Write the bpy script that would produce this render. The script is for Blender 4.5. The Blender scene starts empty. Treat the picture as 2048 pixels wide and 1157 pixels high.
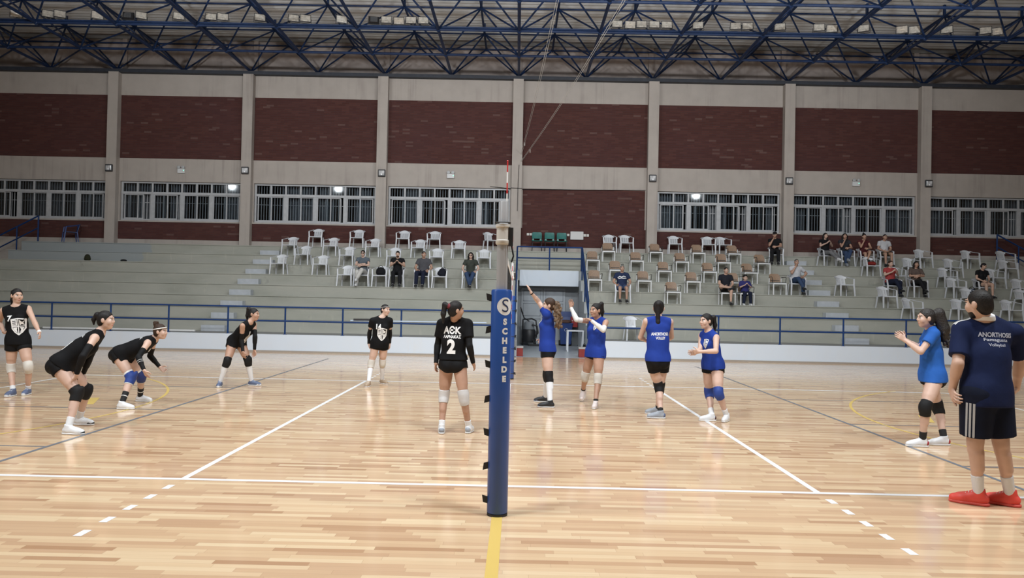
import bpy, bmesh, math, random
import numpy as np
from mathutils import Vector, Matrix
from mathutils.bvhtree import BVHTree
random.seed(7)
C = bpy.context.scene.collection
PI = math.pi
V3 = lambda *a: np.array(a, float)
def nrm(v):
    v = np.asarray(v, float); n = np.linalg.norm(v)
    return v / n if n > 1e-9 else v

# ---------------------------------------------------------------- materials
MATS = {}
def mat(name, col, rough=.5, metal=0., var=.0, vscale=6., bump=0., bscale=60., emit=None, spec=.5, coat=0., trans=0.):
    if name in MATS: return MATS[name]
    m = bpy.data.materials.new(name); m.use_nodes = True
    nt = m.node_tree; N = nt.nodes; L = nt.links
    b = N['Principled BSDF']
    b.inputs['Base Color'].default_value = (*col, 1)
    b.inputs['Roughness'].default_value = rough
    b.inputs['Metallic'].default_value = metal
    b.inputs['Specular IOR Level'].default_value = spec
    b.inputs['Coat Weight'].default_value = coat
    b.inputs['Transmission Weight'].default_value = trans
    if emit:
        b.inputs['Emission Color'].default_value = (*emit[:3], 1); b.inputs['Emission Strength'].default_value = emit[3]
    tc = N.new('ShaderNodeTexCoord')
    if var:
        n = N.new('ShaderNodeTexNoise'); n.inputs['Scale'].default_value = vscale; n.inputs['Detail'].default_value = 4
        L.new(tc.outputs['Object'], n.inputs['Vector'])
        r = N.new('ShaderNodeMapRange'); r.inputs['From Min'].default_value = .3; r.inputs['From Max'].default_value = .7
        r.inputs['To Min'].default_value = 1 - var; r.inputs['To Max'].default_value = 1 + var
        L.new(n.outputs['Fac'], r.inputs['Value'])
        x = N.new('ShaderNodeVectorMath'); x.operation = 'SCALE'; x.inputs[0].default_value = col
        L.new(r.outputs['Result'], x.inputs['Scale']); L.new(x.outputs['Vector'], b.inputs['Base Color'])
    if bump:
        n = N.new('ShaderNodeTexNoise'); n.inputs['Scale'].default_value = bscale; n.inputs['Detail'].default_value = 3
        L.new(tc.outputs['Object'], n.inputs['Vector'])
        bp = N.new('ShaderNodeBump'); bp.inputs['Strength'].default_value = bump; bp.inputs['Distance'].default_value = .02
        L.new(n.outputs['Fac'], bp.inputs['Height']); L.new(bp.outputs['Normal'], b.inputs['Normal'])
    MATS[name] = m
    return m

class G:
    """small node graph helper"""
    def __init__(s, name):
        s.m = bpy.data.materials.new(name); s.m.use_nodes = True
        s.N = s.m.node_tree.nodes; s.L = s.m.node_tree.links; s.b = s.N['Principled BSDF']; MATS[name] = s.m
    def n(s, t, **kw):
        x = s.N.new(t)
        for k, v in kw.items(): setattr(x, k, v)
        return x
    def put(s, sock, v):
        if isinstance(v, bpy.types.NodeSocket): s.L.new(v, sock)
        elif v is not None: sock.default_value = v
    def math(s, op, a, b=None, c=None):
        x = s.n('ShaderNodeMath', operation=op)
        for i, v in enumerate((a, b, c)):
            if v is not None: s.put(x.inputs[i], v)
        return x.outputs[0]
    def xyz(s):
        p = s.n('ShaderNodeNewGeometry'); q = s.n('ShaderNodeSeparateXYZ'); s.L.new(p.outputs['Position'], q.inputs[0]); return q.outputs
    def comb(s, x, y, z):
        c = s.n('ShaderNodeCombineXYZ')
        for i, v in enumerate((x, y, z)): s.put(c.inputs[i], v)
        return c.outputs[0]
    def noise(s, vec, scale, detail=3, rough=.5):
        n = s.n('ShaderNodeTexNoise'); s.L.new(vec, n.inputs['Vector']); n.inputs['Scale'].default_value = scale
        n.inputs['Detail'].default_value = detail; n.inputs['Roughness'].default_value = rough; return n.outputs['Fac']
    def ramp(s, fac, stops):
        r = s.n('ShaderNodeValToRGB'); s.L.new(fac, r.inputs[0]); e = r.color_ramp.elements
        while len(e) < len(stops): e.new(.5)
        for i, (p, c) in enumerate(stops): e[i].position = p; e[i].color = (*c, 1)
        return r.outputs[0]
    def mix(s, fac, a, b, mode='MIX'):
        x = s.n('ShaderNodeMix', data_type='RGBA', blend_type=mode)
        s.put(x.inputs[0], fac)
        for i, v in ((6, a), (7, b)):
            if isinstance(v, tuple): v = (*v, 1)
            s.put(x.inputs[i], v)
        return x.outputs[2]
    def mr(s, v, a, b, c, d):
        x = s.n('ShaderNodeMapRange'); s.put(x.inputs[0], v)
        for i, q in enumerate((a, b, c, d)): x.inputs[i + 1].default_value = q
        return x.outputs[0]
    def bump(s, h, strength, dist=.01):
        x = s.n('ShaderNodeBump'); x.inputs['Strength'].default_value = strength; x.inputs['Distance'].default_value = dist
        s.L.new(h, x.inputs['Height']); s.L.new(x.outputs[0], s.b.inputs['Normal'])

def wood_floor():
    g = G('parquet'); X, Y, Z = g.xyz()
    row = g.math('FLOOR', g.math('DIVIDE', Y, .0705))
    def wn(a, b):
        w = g.n('ShaderNodeTexWhiteNoise', noise_dimensions='3D'); g.L.new(g.comb(a, b, 0.), w.inputs['Vector']); return w.outputs['Value']
    rr = wn(row, 3.)
    u = g.math('ADD', X, g.math('MULTIPLY', rr, 13.7))
    colm = g.math('FLOOR', g.math('DIVIDE', u, .62))
    rnd = wn(row, g.math('ADD', colm, 17.))
    base = g.ramp(rnd, [(0., (.45, .265, .15)), (.12, (.575, .375, .23)), (.5, (.675, .475, .295)), (.82, (.725, .535, .34)), (1., (.80, .635, .42))])
    grain = g.noise(g.comb(g.math('MULTIPLY', X, 2.2), g.math('MULTIPLY', Y, 60.), rnd), 1., 4, .6)
    c = g.mix(g.mr(grain, .35, .7, 0., .2), base, (.48, .30, .18))
    big = g.noise(g.comb(g.math('MULTIPLY', X, .25), g.math('MULTIPLY', Y, 1.3), 0.), 1., 2)
    c = g.mix(g.mr(big, .4, .65, 0., .16), c, (.64, .43, .31))
    fy = g.math('FRACT', g.math('DIVIDE', Y, .0705)); seam = g.math('LESS_THAN', fy, .03)
    fx = g.math('FRACT', g.math('DIVIDE', u, .62)); seam2 = g.math('LESS_THAN', fx, .004)
    c = g.mix(g.math('MULTIPLY', g.math('MAXIMUM', seam, seam2), .35), c, (.22, .12, .06))
    g.L.new(c, g.b.inputs['Base Color'])
    g.L.new(g.mr(grain, .3, .7, .09, .16), g.b.inputs['Roughness'])
    g.b.inputs['Specular IOR Level'].default_value = .5; g.b.inputs['Coat Weight'].default_value = .0; g.b.inputs['Coat Roughness'].default_value = .12; g.b.inputs['Coat IOR'].default_value = 1.55
    wav = g.noise(g.comb(g.math('MULTIPLY', X, .8), g.math('MULTIPLY', Y, 9.), 0.), 1., 2)
    g.bump(g.math('ADD', wav, g.math('MULTIPLY', rnd, .25)), .12, .006)
    return g.m
def brick():
    g = G('brick'); X, Y, Z = g.xyz()
    t = g.n('ShaderNodeTexBrick'); g.L.new(g.comb(X, Z, 0.), t.inputs['Vector'])
    t.inputs['Scale'].default_value = 1.; t.inputs['Brick Width'].default_value = .30; t.inputs['Row Height'].default_value = .075
    t.inputs['Mortar Size'].default_value = .007; t.inputs['Bias'].default_value = -.25
    t.inputs['Color1'].default_value = (.078, .031, .027, 1); t.inputs['Color2'].default_value = (.108, .045, .038, 1); t.inputs['Mortar'].default_value = (.072, .040, .038, 1)
    v = g.n('ShaderNodeTexWhiteNoise', noise_dimensions='2D')
    row = g.math('FLOOR', g.math('DIVIDE', Z, .075)); off = g.math('MULTIPLY', g.math('MODULO', row, 2.), .15)
    g.L.new(g.comb(g.math('FLOOR', g.math('DIVIDE', g.math('ADD', X, off), .3)), row, 0.), v.inputs['Vector'])
    pale = g.math('GREATER_THAN', v.outputs['Value'], .975)
    c = g.mix(g.math('MULTIPLY', pale, .32), t.outputs['Color'], (.21, .145, .13))
    dk = g.math('LESS_THAN', v.outputs['Value'], .05)
    c = g.mix(g.math('MULTIPLY', dk, .5), c, (.07, .03, .03))
    n = g.noise(g.comb(g.math('MULTIPLY', X, .35), 0., g.math('MULTIPLY', Z, .5)), 1., 3)
    c = g.mix(g.mr(n, .4, .7, 0., .35), c, (.08, .037, .040))
    g.L.new(c, g.b.inputs['Base Color']); g.b.inputs['Roughness'].default_value = .85; g.b.inputs['Specular IOR Level'].default_value = .15
    g.bump(t.outputs['Fac'], .3, -.01)
    return g.m
def plaster(name, col, dirt, amount=.5, zs=.12):
    g = G(name); X, Y, Z = g.xyz()
    st = g.noise(g.comb(g.math('MULTIPLY', X, 3.2), 0., g.math('MULTIPLY', Z, zs)), 1., 4, .65)
    pt = g.noise(g.comb(X, Y, Z), .6, 3)
    f = g.math('MULTIPLY', g.mr(st, .5, .72, 0., 1.), g.mr(pt, .42, .62, 0., amount))
    c = g.mix(f, col, dirt)
    bl = g.noise(g.comb(X, Y, Z), 1.7, 5, .6)
    c = g.mix(g.mr(bl, .35, .75, 0., .25), c, dirt)
    g.L.new(c, g.b.inputs['Base Color']); g.b.inputs['Roughness'].default_value = .75
    return g.m
def concrete():
    g = G('painted concrete'); X, Y, Z = g.xyz()
    bl = g.noise(g.comb(g.math('MULTIPLY', X, .5), Y, g.math('MULTIPLY', Z, 1.6)), 1., 5, .6)
    c = g.ramp(bl, [(.3, (.325, .33, .285)), (.55, (.385, .385, .34)), (.75, (.42, .415, .365))])
    dr = g.noise(g.comb(g.math('MULTIPLY', X, 4.), 2., g.math('MULTIPLY', Z, .7)), 1., 3, .6)
    c = g.mix(g.mr(dr, .62, .72, 0., .45), c, (.52, .51, .43))
    sp = g.noise(g.comb(X, Y, g.math('MULTIPLY', Z, .6)), 2.6, 4, .6); c = g.mix(g.mr(sp, .68, .76, 0., .4), c, (.16, .17, .16))
    x = g.math('ADD', X, g.math('MULTIPLY', g.noise(g.comb(0., Y, Z), 1.3), 1.2))
    patch = g.math('MULTIPLY', g.math('LESS_THAN', x, -14.2), g.math('GREATER_THAN', Z, 2.93))
    c = g.mix(g.math('MULTIPLY', patch, .8), c, (.30, .335, .355))
    g.L.new(c, g.b.inputs['Base Color']); g.b.inputs['Roughness'].default_value = .7
    return g.m
M_FLOOR = wood_floor(); M_BRICK = brick(); M_CONC = concrete()
M_BEIGE = plaster('beige plaster', (.44, .395, .36), (.24, .205, .185), .75)
M_WHITEW = plaster('white painted wall', (.63, .70, .79), (.66, .67, .68), .4, .8)
M_UPPER = plaster('upper plaster', (.36, .305, .28), (.2, .165, .15), .6, .3)
M_BLUE = mat('blue steel paint', (.007, .038, .145), .45, var=.15, spec=.3)
M_TRUSS = mat('truss blue paint', (.009, .025, .078), .5, var=.2, spec=.3)
M_DARKBEAM = mat('dark beam', (.022, .026, .038), .6, var=.2)
M_SHEET = mat('roof sheet', (.74, .75, .76), .55, var=.06, vscale=2.)
M_BLOCK = mat('grey step paint', (.45, .48, .52), .6, var=.08)
M_ALU = mat('window aluminium', (.43, .44, .46), .45, metal=.0, var=.08)
M_BAR = mat('window bars', (.42, .43, .45), .5)
M_LINE = mat('white line paint', (.83, .83, .84), .28)
M_YELLOW = mat('yellow line paint', (.70, .50, .14), .3)
M_GREYL = mat('slate line paint', (.17, .185, .215), .3)
M_BLACK = mat('black rubber', (.012, .012, .013), .55)
M_WPLAS = mat('white plastic', (.64, .66, .70), .32)
M_BROWN = mat('brown plastic weave', (.30, .20, .135), .42, var=.2, vscale=40.)
M_TEAL = mat('teal plastic', (.01, .14, .125), .35)
M_BPLAS = mat('blue plastic', (.012, .05, .20), .4)
M_STEELW = mat('light metal', (.55, .55, .56), .4, metal=.3)
M_GLASS = None
def glass():
    m = bpy.data.materials.new('window glass'); m.use_nodes = True; N = m.node_tree.nodes; L = m.node_tree.links
    for n in list(N): N.remove(n)
    o = N.new('ShaderNodeOutputMaterial'); x = N.new('ShaderNodeMixShader'); t = N.new('ShaderNodeBsdfTransparent'); gl = N.new('ShaderNodeBsdfGlossy')
    f = N.new('ShaderNodeFresnel'); f.inputs[0].default_value = 1.5; gl.inputs['Roughness'].default_value = .03
    t.inputs[0].default_value = (.8, .83, .85, 1)
    L.new(f.outputs[0], x.inputs[0]); L.new(t.outputs[0], x.inputs[1]); L.new(gl.outputs[0], x.inputs[2]); L.new(x.outputs[0], o.inputs[0])
    return m
M_GLASS = glass()

# ---------------------------------------------------------------- mesh builder
class MB:
    def __init__(s): s.v = []; s.f = []; s.mi = []; s.cur = 0
    def add(s, vs, fs):
        o = len(s.v); s.v += [tuple(map(float, p)) for p in vs]; s.f += [tuple(o + i for i in f) for f in fs]; s.mi += [s.cur] * len(fs)
    def box(s, x0, x1, y0, y1, z0, z1):
        s.add([(x, y, z) for x in (x0, x1) for y in (y0, y1) for z in (z0, z1)],
              [(0, 1, 3, 2), (4, 6, 7, 5), (0, 4, 5, 1), (2, 3, 7, 6), (0, 2, 6, 4), (1, 5, 7, 3)])
    def obox(s, c, ax, ay, az):
        c = np.asarray(c, float); ax, ay, az = map(np.asarray, (ax, ay, az))
        s.add([c + i * ax + j * ay + k * az for i in (-1, 1) for j in (-1, 1) for k in (-1, 1)],
              [(0, 1, 3, 2), (4, 6, 7, 5), (0, 4, 5, 1), (2, 3, 7, 6), (0, 2, 6, 4), (1, 5, 7, 3)])
    def frust(s, c0, h0, c1, h1):
        """tapered box from rect half-sizes h0 at c0 to h1 at c1 (z runs up)"""
        v = []
        for c, h in ((c0, h0), (c1, h1)):
            for i, j in ((-1, -1), (1, -1), (1, 1), (-1, 1)): v.append((c[0] + i * h[0], c[1] + j * h[1], c[2]))
        s.add(v, [(3, 2, 1, 0), (4, 5, 6, 7), (0, 1, 5, 4), (1, 2, 6, 5), (2, 3, 7, 6), (3, 0, 4, 7)])
    def bar(s, a, b, w, d=None, up=(0, 0, 1)):
        a = np.asarray(a, float); b = np.asarray(b, float); t = nrm(b - a); u = np.asarray(up, float)
        if abs(t @ u) > .95: u = V3(0, 1, 0)
        x = nrm(np.cross(t, u)); y = np.cross(x, t); d = d or w
        s.obox((a + b) / 2, x * w / 2, t * np.linalg.norm(b - a) / 2, y * d / 2)
    def tube(s, pts, r, n=8, closed=False, cap=True):
        P = [np.asarray(p, float) for p in pts]; R = r if isinstance(r, (list, tuple)) else [r] * len(P); rings = []
        prev = None
        for i, p in enumerate(P):
            if closed: t = nrm(P[(i + 1) % len(P)] - P[i - 1])
            else: t = nrm(P[min(i + 1, len(P) - 1)] - P[max(i - 1, 0)])
            if prev is None:
                u = V3(0, 0, 1) if abs(t[2]) < .9 else V3(1, 0, 0)
                x = nrm(np.cross(t, u))
            else: x = nrm(prev - t * (prev @ t))
            prev = x; y = np.cross(t, x)
            rings.append([p + R[i] * (math.cos(2 * PI * k / n) * x + math.sin(2 * PI * k / n) * y) for k in range(n)])
        vs = [q for rg in rings for q in rg]; m = len(P); fs = []
        for i in range(m if closed else m - 1):
            for k in range(n):
                a = i * n + k; b = i * n + (k + 1) % n; c = ((i + 1) % m) * n + (k + 1) % n; d = ((i + 1) % m) * n + k
                fs.append((a, d, c, b))
        if cap and not closed:
            fs.append(tuple(range(n))); fs.append(tuple((m - 1) * n + k for k in reversed(range(n))))
        s.add(vs, fs)
    def lathe(s, c, prof, n=24, axis='z'):
        c = np.asarray(c, float); vs = []; fs = []
        for r, z in prof:
            for k in range(n):
                a = 2 * PI * k / n; q = (r * math.cos(a), r * math.sin(a), z)
                if axis == 'y': q = (q[0], z, q[1])
                if axis == 'x': q = (z, q[0], q[1])
                vs.append(c + np.array(q))
        for i in range(len(prof) - 1):
            for k in range(n):
                fs.append((i * n + k, i * n + (k + 1) % n, (i + 1) * n + (k + 1) % n, (i + 1) * n + k))
        fs.append(tuple(reversed(range(n)))); fs.append(tuple((len(prof) - 1) * n + k for k in range(n)))
        s.add(vs, fs)
    def sheet(s, grid, th, nvec=None):
        """thick sheet from a grid of points (rows x cols)"""
        g = np.array(grid, float); R, K = g.shape[:2]
        du = np.gradient(g, axis=0); dv = np.gradient(g, axis=1); nn = np.cross(du, dv); nn /= np.maximum(np.linalg.norm(nn, axis=2, keepdims=True), 1e-9)
        a = (g + nn * th / 2).reshape(-1, 3); b = (g - nn * th / 2).reshape(-1, 3); o = R * K; fs = []
        for i in range(R - 1):
            for j in range(K - 1):
                q = (i * K + j, i * K + j + 1, (i + 1) * K + j + 1, (i + 1) * K + j)
                fs.append(q[::-1]); fs.append(tuple(o + t for t in q))
        ed = [(i * K, (i + 1) * K) for i in range(R - 1)] + [((R - 1) * K + j, (R - 1) * K + j + 1) for j in range(K - 1)] + \
             [((i + 1) * K + K - 1, i * K + K - 1) for i in range(R - 1)] + [(j + 1, j) for j in range(K - 1)]
        for p, q in ed: fs.append((p, q, o + q, o + p))
        s.add(list(a) + list(b), fs)
    def mesh(s, name, m, smooth=False):
        me = bpy.data.meshes.new(name); me.from_pydata(s.v, [], s.f); me.validate()
        bm = bmesh.new(); bm.from_mesh(me); bmesh.ops.recalc_face_normals(bm, faces=bm.faces); bm.to_mesh(me); bm.free()
        for q in (m if isinstance(m, (list, tuple)) else [m]): me.materials.append(q)
        if isinstance(m, (list, tuple)) and len(s.mi) == len(me.polygons): me.polygons.foreach_set('material_index', s.mi)
        if smooth:
            me.polygons.foreach_set('use_smooth', [True] * len(me.polygons)); me.set_sharp_from_angle(angle=.7)
        return me
    def build(s, name, m, parent=None, smooth=False, bevel=0, loc=None):
        o = bpy.data.objects.new(name, s.mesh(name, m, smooth)); C.objects.link(o)
        if parent: o.parent = parent
        if loc is not None: o.location = loc
        if bevel:
            b = o.modifiers.new('bevel', 'BEVEL'); b.width = bevel; b.segments = 2; b.limit_method = 'ANGLE'
        return o
def tag(o, label=None, cat=None, group=None, kind=None):
    if label: o['label'] = label
    if cat: o['category'] = cat
    if group: o['group'] = group
    if kind: o['kind'] = kind
    return o
def empty(name, loc=(0, 0, 0), rz=0, label=None, cat=None, group=None, kind=None):
    o = bpy.data.objects.new(name, None); C.objects.link(o); o.location = loc; o.rotation_euler = (0, 0, rz); o.empty_display_size = .1
    return tag(o, label, cat, group, kind)
def copy_tree(o, parent=None):
    c = o.copy(); C.objects.link(c)
    if parent: c.parent = parent
    for ch in list(o.children): copy_tree(ch, c)
    return c
def place(o, loc, rz=0, label=None, group=None):
    o.location = loc; o.rotation_euler = (0, 0, rz)
    if label: o['label'] = label
    if group: o['group'] = group
    return o
def struct(name, mb, m, parent=None, **k):
    o = mb.build(name, m, parent, **k)
    if parent is None: o['kind'] = 'structure'
    return o
ORD = ['first', 'second', 'third', 'fourth', 'fifth', 'sixth', 'seventh', 'eighth', 'ninth', 'tenth', 'eleventh', 'twelfth', 'thirteenth', 'fourteenth', 'fifteenth', 'sixteenth', 'seventeenth', 'eighteenth', 'nineteenth', 'twentieth']

# ---------------------------------------------------------------- room shell
YC = 25.07; YW = 25.36           # column front, wall face
ZB = lambda j: .50 + .403 * j
YB = lambda j: 18.85 + .82 * (j - 1)
COLX = [5.6 * k for k in range(-4, 5)]
m = MB(); m.box(-27, 27, -14, 16.6, -.1, 0)
struct('floor', m, M_FLOOR)
m = MB(); m.box(.12, 2.5, 16.6, 23.7, -.1, 0)
struct('floor_passage', m, mat('grey floor paint', (.36, .40, .44), .35, var=.06))
# court lines
def strip(mb, a, b, w, z=.0012):
    a = V3(*a, z); b = V3(*b, z); t = nrm(b - a); x = V3(-t[1], t[0], 0) * w / 2
    mb.add([a - x, b - x, b + x, a + x], [(0, 1, 2, 3)])
m = MB()
for y, w in ((.035, .07), (8.958, .084)): strip(m, (-9, y), (9, y), w)
for x in (-8.975, 8.975): strip(m, (x, .07), (x, 8.916), .06, .0014)
for s in (-1, 1):
    strip(m, (s * 2.97, .07), (s * 2.97, 8.916), .062, .0014)
    for k in range(5):
        for y0, d in ((0, -1), (9, 1)):
            a = y0 + d * (.2 + .35 * k); strip(m, (s * 2.97, a), (s * 2.97, a + d * .15), .062)
strip(m, (0, .07), (0, 8.916), .055, .0014)
struct('floor_marking', m, M_LINE)
m = MB()
strip(m, (0, -.9), (0, -8), .085)
for s in (-1, 1):
    c = V3(s * 11.4, 4.4)
    pts = [c + 5.8 * V3(-s * math.cos(a), math.sin(a)) for a in np.linspace(-.95, .95, 60)]
    for p, q in zip(pts, pts[1:]): strip(m, p, q, .045, .0016)
    strip(m, (s * 6.45, 4.75), (s * 6.75, 5.5), .16, .0016)
struct('floor_marking', m, M_YELLOW)
m = MB()
for s in (-1, 1):
    strip(m, (s * 5.08, -7), (s * 5.08, 14.5), .05, .002)
    for y in (-1.5, 1.42, 4.37, 7.28): strip(m, (s * 5.106, y), (s * 12, y), .04, .002)
struct('floor_marking', m, M_GREYL)

# walls out of the frame close the hall
m = MB()
for x in (-27.2, 27): m.box(x, x + .2, -14, 26.2, 0, 12.75)
struct('wall_left', m, M_BEIGE)
m = MB(); m.box(-27.2, 27.2, -14.2, -14, 0, 12.75)
struct('wall_front', m, M_BEIGE)

# far wall: concrete bands, brick panels between the columns
m = MB()
m.box(-27, 27, YW, YW + .25, 2.6, 3.95)
m.box(-27, 27, YW, YW + .25, 6.37, 7.33)
m.box(-27, 27, YW, YW + .25, 9.96, 10.86)
for a, b in ((-27, .2), (5.4, 27)): m.box(a, b, YW - .02, YW + .25, 4.68, 4.735)
if 1: pass                      # sill
for x in COLX: m.box(x - .26, x + .26, YW, YW + .25, 4.735, 6.37)
wall = struct('wall_back', m, M_BEIGE)
for i, x in enumerate(COLX[:-1]):
    m = MB(); m.box(x + .2, x + 5.4, YW + .01, YW + .25, 7.33, 9.96); m.build('brick_panel', M_BRICK, wall)
    m = MB(); m.box(x + .2, x + 5.4, YW + .01, YW + .25, 3.95, 6.39 if i == 4 else 4.68); m.build('brick_panel', M_BRICK, wall)
for a, b in ((-27, -22.2), (22.2, 27)):
    m = MB(); m.box(a, b, YW + .01, YW + .25, 7.33, 9.96); m.build('brick_panel', M_BRICK, wall)
    m = MB(); m.box(a, b, YW + .01, YW + .25, 3.95, 6.38); m.build('brick_panel', M_BRICK, wall)
m = MB(); m.box(-27, 27, YW + .7, YW + .9, 10.9, 12.9)
for x in COLX: m.box(x - .1, x + .1, YW + .6, YW + .72, 10.9, 12.7)
struct('wall_upper', m, M_UPPER)
m = MB(); m.box(-27, 27, YC + .02, YW + .75, 10.86, 11.0)
struct('trim_beam', m, M_DARKBEAM)
m = MB(); m.box(-27, 27, 25.93, 26.05, 12.52, 12.66)
struct('trim_eave', m, mat('eave grey', (.2, .2, .2), .6))
for x in COLX:
    m = MB(); m.box(x - .21, x + .21, YC, YW + .1, 3.6, 10.87)
    struct('pillar', m, M_BEIGE)
# night behind the windows
m = MB(); m.box(-27, 27, 27.6, 27.7, 3, 7.5)
struct('backdrop', m, mat('night', (.01, .011, .013), .9))

# windows
def window(n, x0, x1, seed):
    rr = random.Random(seed)
    w = empty('window_%d' % n, (0, 0, 0), kind='structure')
    y = YW + .10; f = MB(); z0, zt0, zt1, z1 = 4.735, 5.865, 5.925, 6.36
    f.box(x0 + .001, x0 + .07, y + .004, y + .086, z0 + .002, z1 - .002); f.box(x1 - .07, x1 - .001, y + .004, y + .086, z0 + .002, z1 - .002)
    f.box(x0, x1, y, y + .09, z0, z0 + .07); f.box(x0, x1, y, y + .09, z1 - .06, z1); f.box(x0, x1, y - .01, y + .09, zt0 - .02, zt1 + .02)
    L = (x1 - x0 - .1) / 8
    for k in range(1, 8):
        f.box(x0 + .05 + L * k - .035, x0 + .05 + L * k + .035, y + .01, y + .08, zt1, z1)
    for k in (2, 4, 6): f.box(x0 + .05 + L * k - .07, x0 + .05 + L * k + .07, y + .004, y + .086, z0 + .002, zt0)
    f.build('window_frame', M_ALU, w)
    for k in range(4):
        a = x0 + .12 + 2 * L * k; b = a + 2 * L - .14
        for q in range(2):
            ww = (b - a) * .54; sh = rr.choice((0, 0, .12, .3)) if q else 0
            xa = a if q == 0 else b - ww - sh; ys = y + .02 + .03 * q
            s = MB(); t = .045
            s.box(xa + .001, xa + t, ys + .002, ys + .026, z0 + .072, zt0 - .022); s.box(xa + ww - t, xa + ww - .001, ys + .002, ys + .026, z0 + .072, zt0 - .022)
            s.box(xa, xa + ww, ys, ys + .028, z0 + .07, z0 + .12); s.box(xa, xa + ww, ys, ys + .028, zt0 - .06, zt0 - .02)
            so = s.build('window_sash', M_ALU, w)
            p = MB(); p.box(xa + t, xa + ww - t, ys + .011, ys + .016, z0 + .12, zt0 - .06); p.build('pane', M_GLASS, so)
    for k in range(8):
        p = MB(); p.box(x0 + .05 + L * k + .03, x0 + .05 + L * (k + 1) - .03, y + .045, y + .05, zt1 + .02, z1 - .06); p.build('pane', M_GLASS, w)
    b = MB(); x = x0 + .1
    while x < x1 - .05:
        b.box(x, x + .028, y + .17, y + .19, z0, z1); x += .112
    b.box(x0, x1, y + .165, y + .175, 5.50, 5.52); b.build('window_bars', M_BAR, w)
    c = MB(); x = x0                                       # blinds hang in places behind the bars
    while x < x1 - .4:
        wd = rr.uniform(.3, .8)
        if rr.random() < .62:
            n = int(wd / .03); g = [[(x + wd * i / n, y + .42 + .03 * math.sin(i * 1.7), z) for z in (z0, z1)] for i in range(n + 1)]
            c.sheet(g, .006)
        x += wd
    if c.v: c.build('curtain', mat('window curtain', (.17, .185, .205), .9, var=.2), w)
n = 1
for i, x in enumerate(COLX[:-1]):
    if i == 4: continue
    window(n, x + .27, x + 5.34, 40 + i); n += 1

# roof sheet with ribs running along the hall
m = MB(); ys = np.arange(8., 26.3, .15); prof = []
for i, y in enumerate(ys): prof.append((y, 12.75 + (.035 if i % 2 else 0)))
g = [[(-27, y, z), (27, y, z)] for y, z in prof]
m.sheet(g, .01); m.box(-27, 27, -14, 8, 12.76, 12.8)
struct('ceiling', m, M_SHEET)

# space frame roof
truss = empty('roof_truss', (0, 0, 0), kind='structure')
BX = [2.8 * k for k in range(-9, 10)]; BY = [25.4 - 2.8 * j for j in range(6)]; ZBOT = 11.05
TX = [2.8 * k + 1.4 for k in range(-9, 9)]; TY = [25.95] + [24.0 - 2.8 * j for j in range(5)]; ZT = 12.34
for j, y in enumerate(BY):
    m = MB(); m.tube([(-25.2, y, ZBOT), (25.2, y, ZBOT)], .05 if j else .038)
    if j == 2: m.box(-25.2, 25.2, y - .05, y + .05, ZBOT + .04, ZBOT + .1)
    for x in BX: m.lathe((x, y, ZBOT), [(.02, -.09), (.075, -.05), (.085, 0), (.075, .05), (.02, .09)], 10)
    m.build('chord', M_TRUSS, truss)
for x in BX:
    m = MB(); m.tube([(x, BY[0], ZBOT), (x, BY[-1], ZBOT)], .055); m.build('chord', M_TRUSS, truss)
for y in TY:
    m = MB(); m.tube([(TX[0], y, ZT), (TX[-1], y, ZT)], .036); m.build('chord', M_TRUSS, truss)
for x in TX:
    m = MB(); m.tube([(x, TY[0], ZT), (x, TY[-1], ZT)], .042); m.build('chord', M_TRUSS, truss)
    for y in TY: pass
for j, y in enumerate(TY):
    m = MB()
    for x in TX:
        for dx in (-1.4, 1.4):
            for by in ([BY[0]] if j == 0 else [BY[j - 1], BY[j]]):
                m.tube([(x, y, ZT), (x + dx, by, ZBOT)], .033, 6, cap=False)
        m.lathe((x, y, ZT), [(.02, -.07), (.06, -.04), (.07, 0), (.06, .04), (.02, .07)], 8)
        if j in (1, 2, 3, 4): m.box(x - .04, x + .04, y - .04, y + .04, ZT, 12.76)
    m.build('diagonal_bracing', M_TRUSS, truss)

# grandstand
gs = empty('grandstand', (0, 0, 0), kind='structure')
XL, XR = .12, 2.5
for j in range(1, 9):
    m = MB(); y0 = YB(j); y1 = YW + .02 if j == 8 else YB(j + 1) + .02
    if j <= 5: spans = [(-27, XL), (XR, 27)]
    elif j == 6: spans = [(-27, 27)]
    else: spans = [(-20.13, 20.0)]
    for a, b in spans:
        m.box(a, b, y0 + .025, y1, ZB(j) - (.42 if j == 6 else .9), ZB(j)); m.box(a, b, y0, y0 + .1, ZB(j) - .028, ZB(j) + .002)
    if j == 6:
        m.box(-27, XL, y0, y1, ZB(j) - .9, ZB(j) - .4); m.box(XR, 27, y0, y1, ZB(j) - .9, ZB(j) - .4)
        m.box(-27, 27, y1 - .1, YW + .02, ZB(j) - .3, ZB(j))
    m.build('step', M_CONC, gs)
m = MB()
for a, b in ((-27, XL), (XR, 27)):
    m.box(a, b, 16.75, 18.9, .3, .5)
m.build('walkway', mat('walkway concrete', (.24, .245, .24), .7, var=.1), gs)
m = MB()
for a, b in ((-27, .05), (2.52, 27)): m.box(a, b, 16.6, 16.78, 0, .535)
m.build('podium_wall', M_WHITEW, gs)
m = MB()
for a, b in ((-27, .05), (2.52, 27)): m.box(a, b, 16.575, 16.6, 0, .05)
m.build('skirting', mat('skirting', (.33, .29, .25), .6), gs)
m = MB()
m.box(XL - .1, XL + .012, 16.79, 23.05, 0, .498); m.box(XR - .012, XR + .1, 16.79, 23.05, 0, .498)
for j in range(1, 7):
    m.box(XL - .1, XL + .012, YB(j) + .012, 23.1 if j < 6 else 23.12, ZB(j) - .401, ZB(j) - .004); m.box(XR - .012, XR + .1, YB(j) + .012, 23.1 if j < 6 else 23.12, ZB(j) - .401, ZB(j) - .004)
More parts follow.
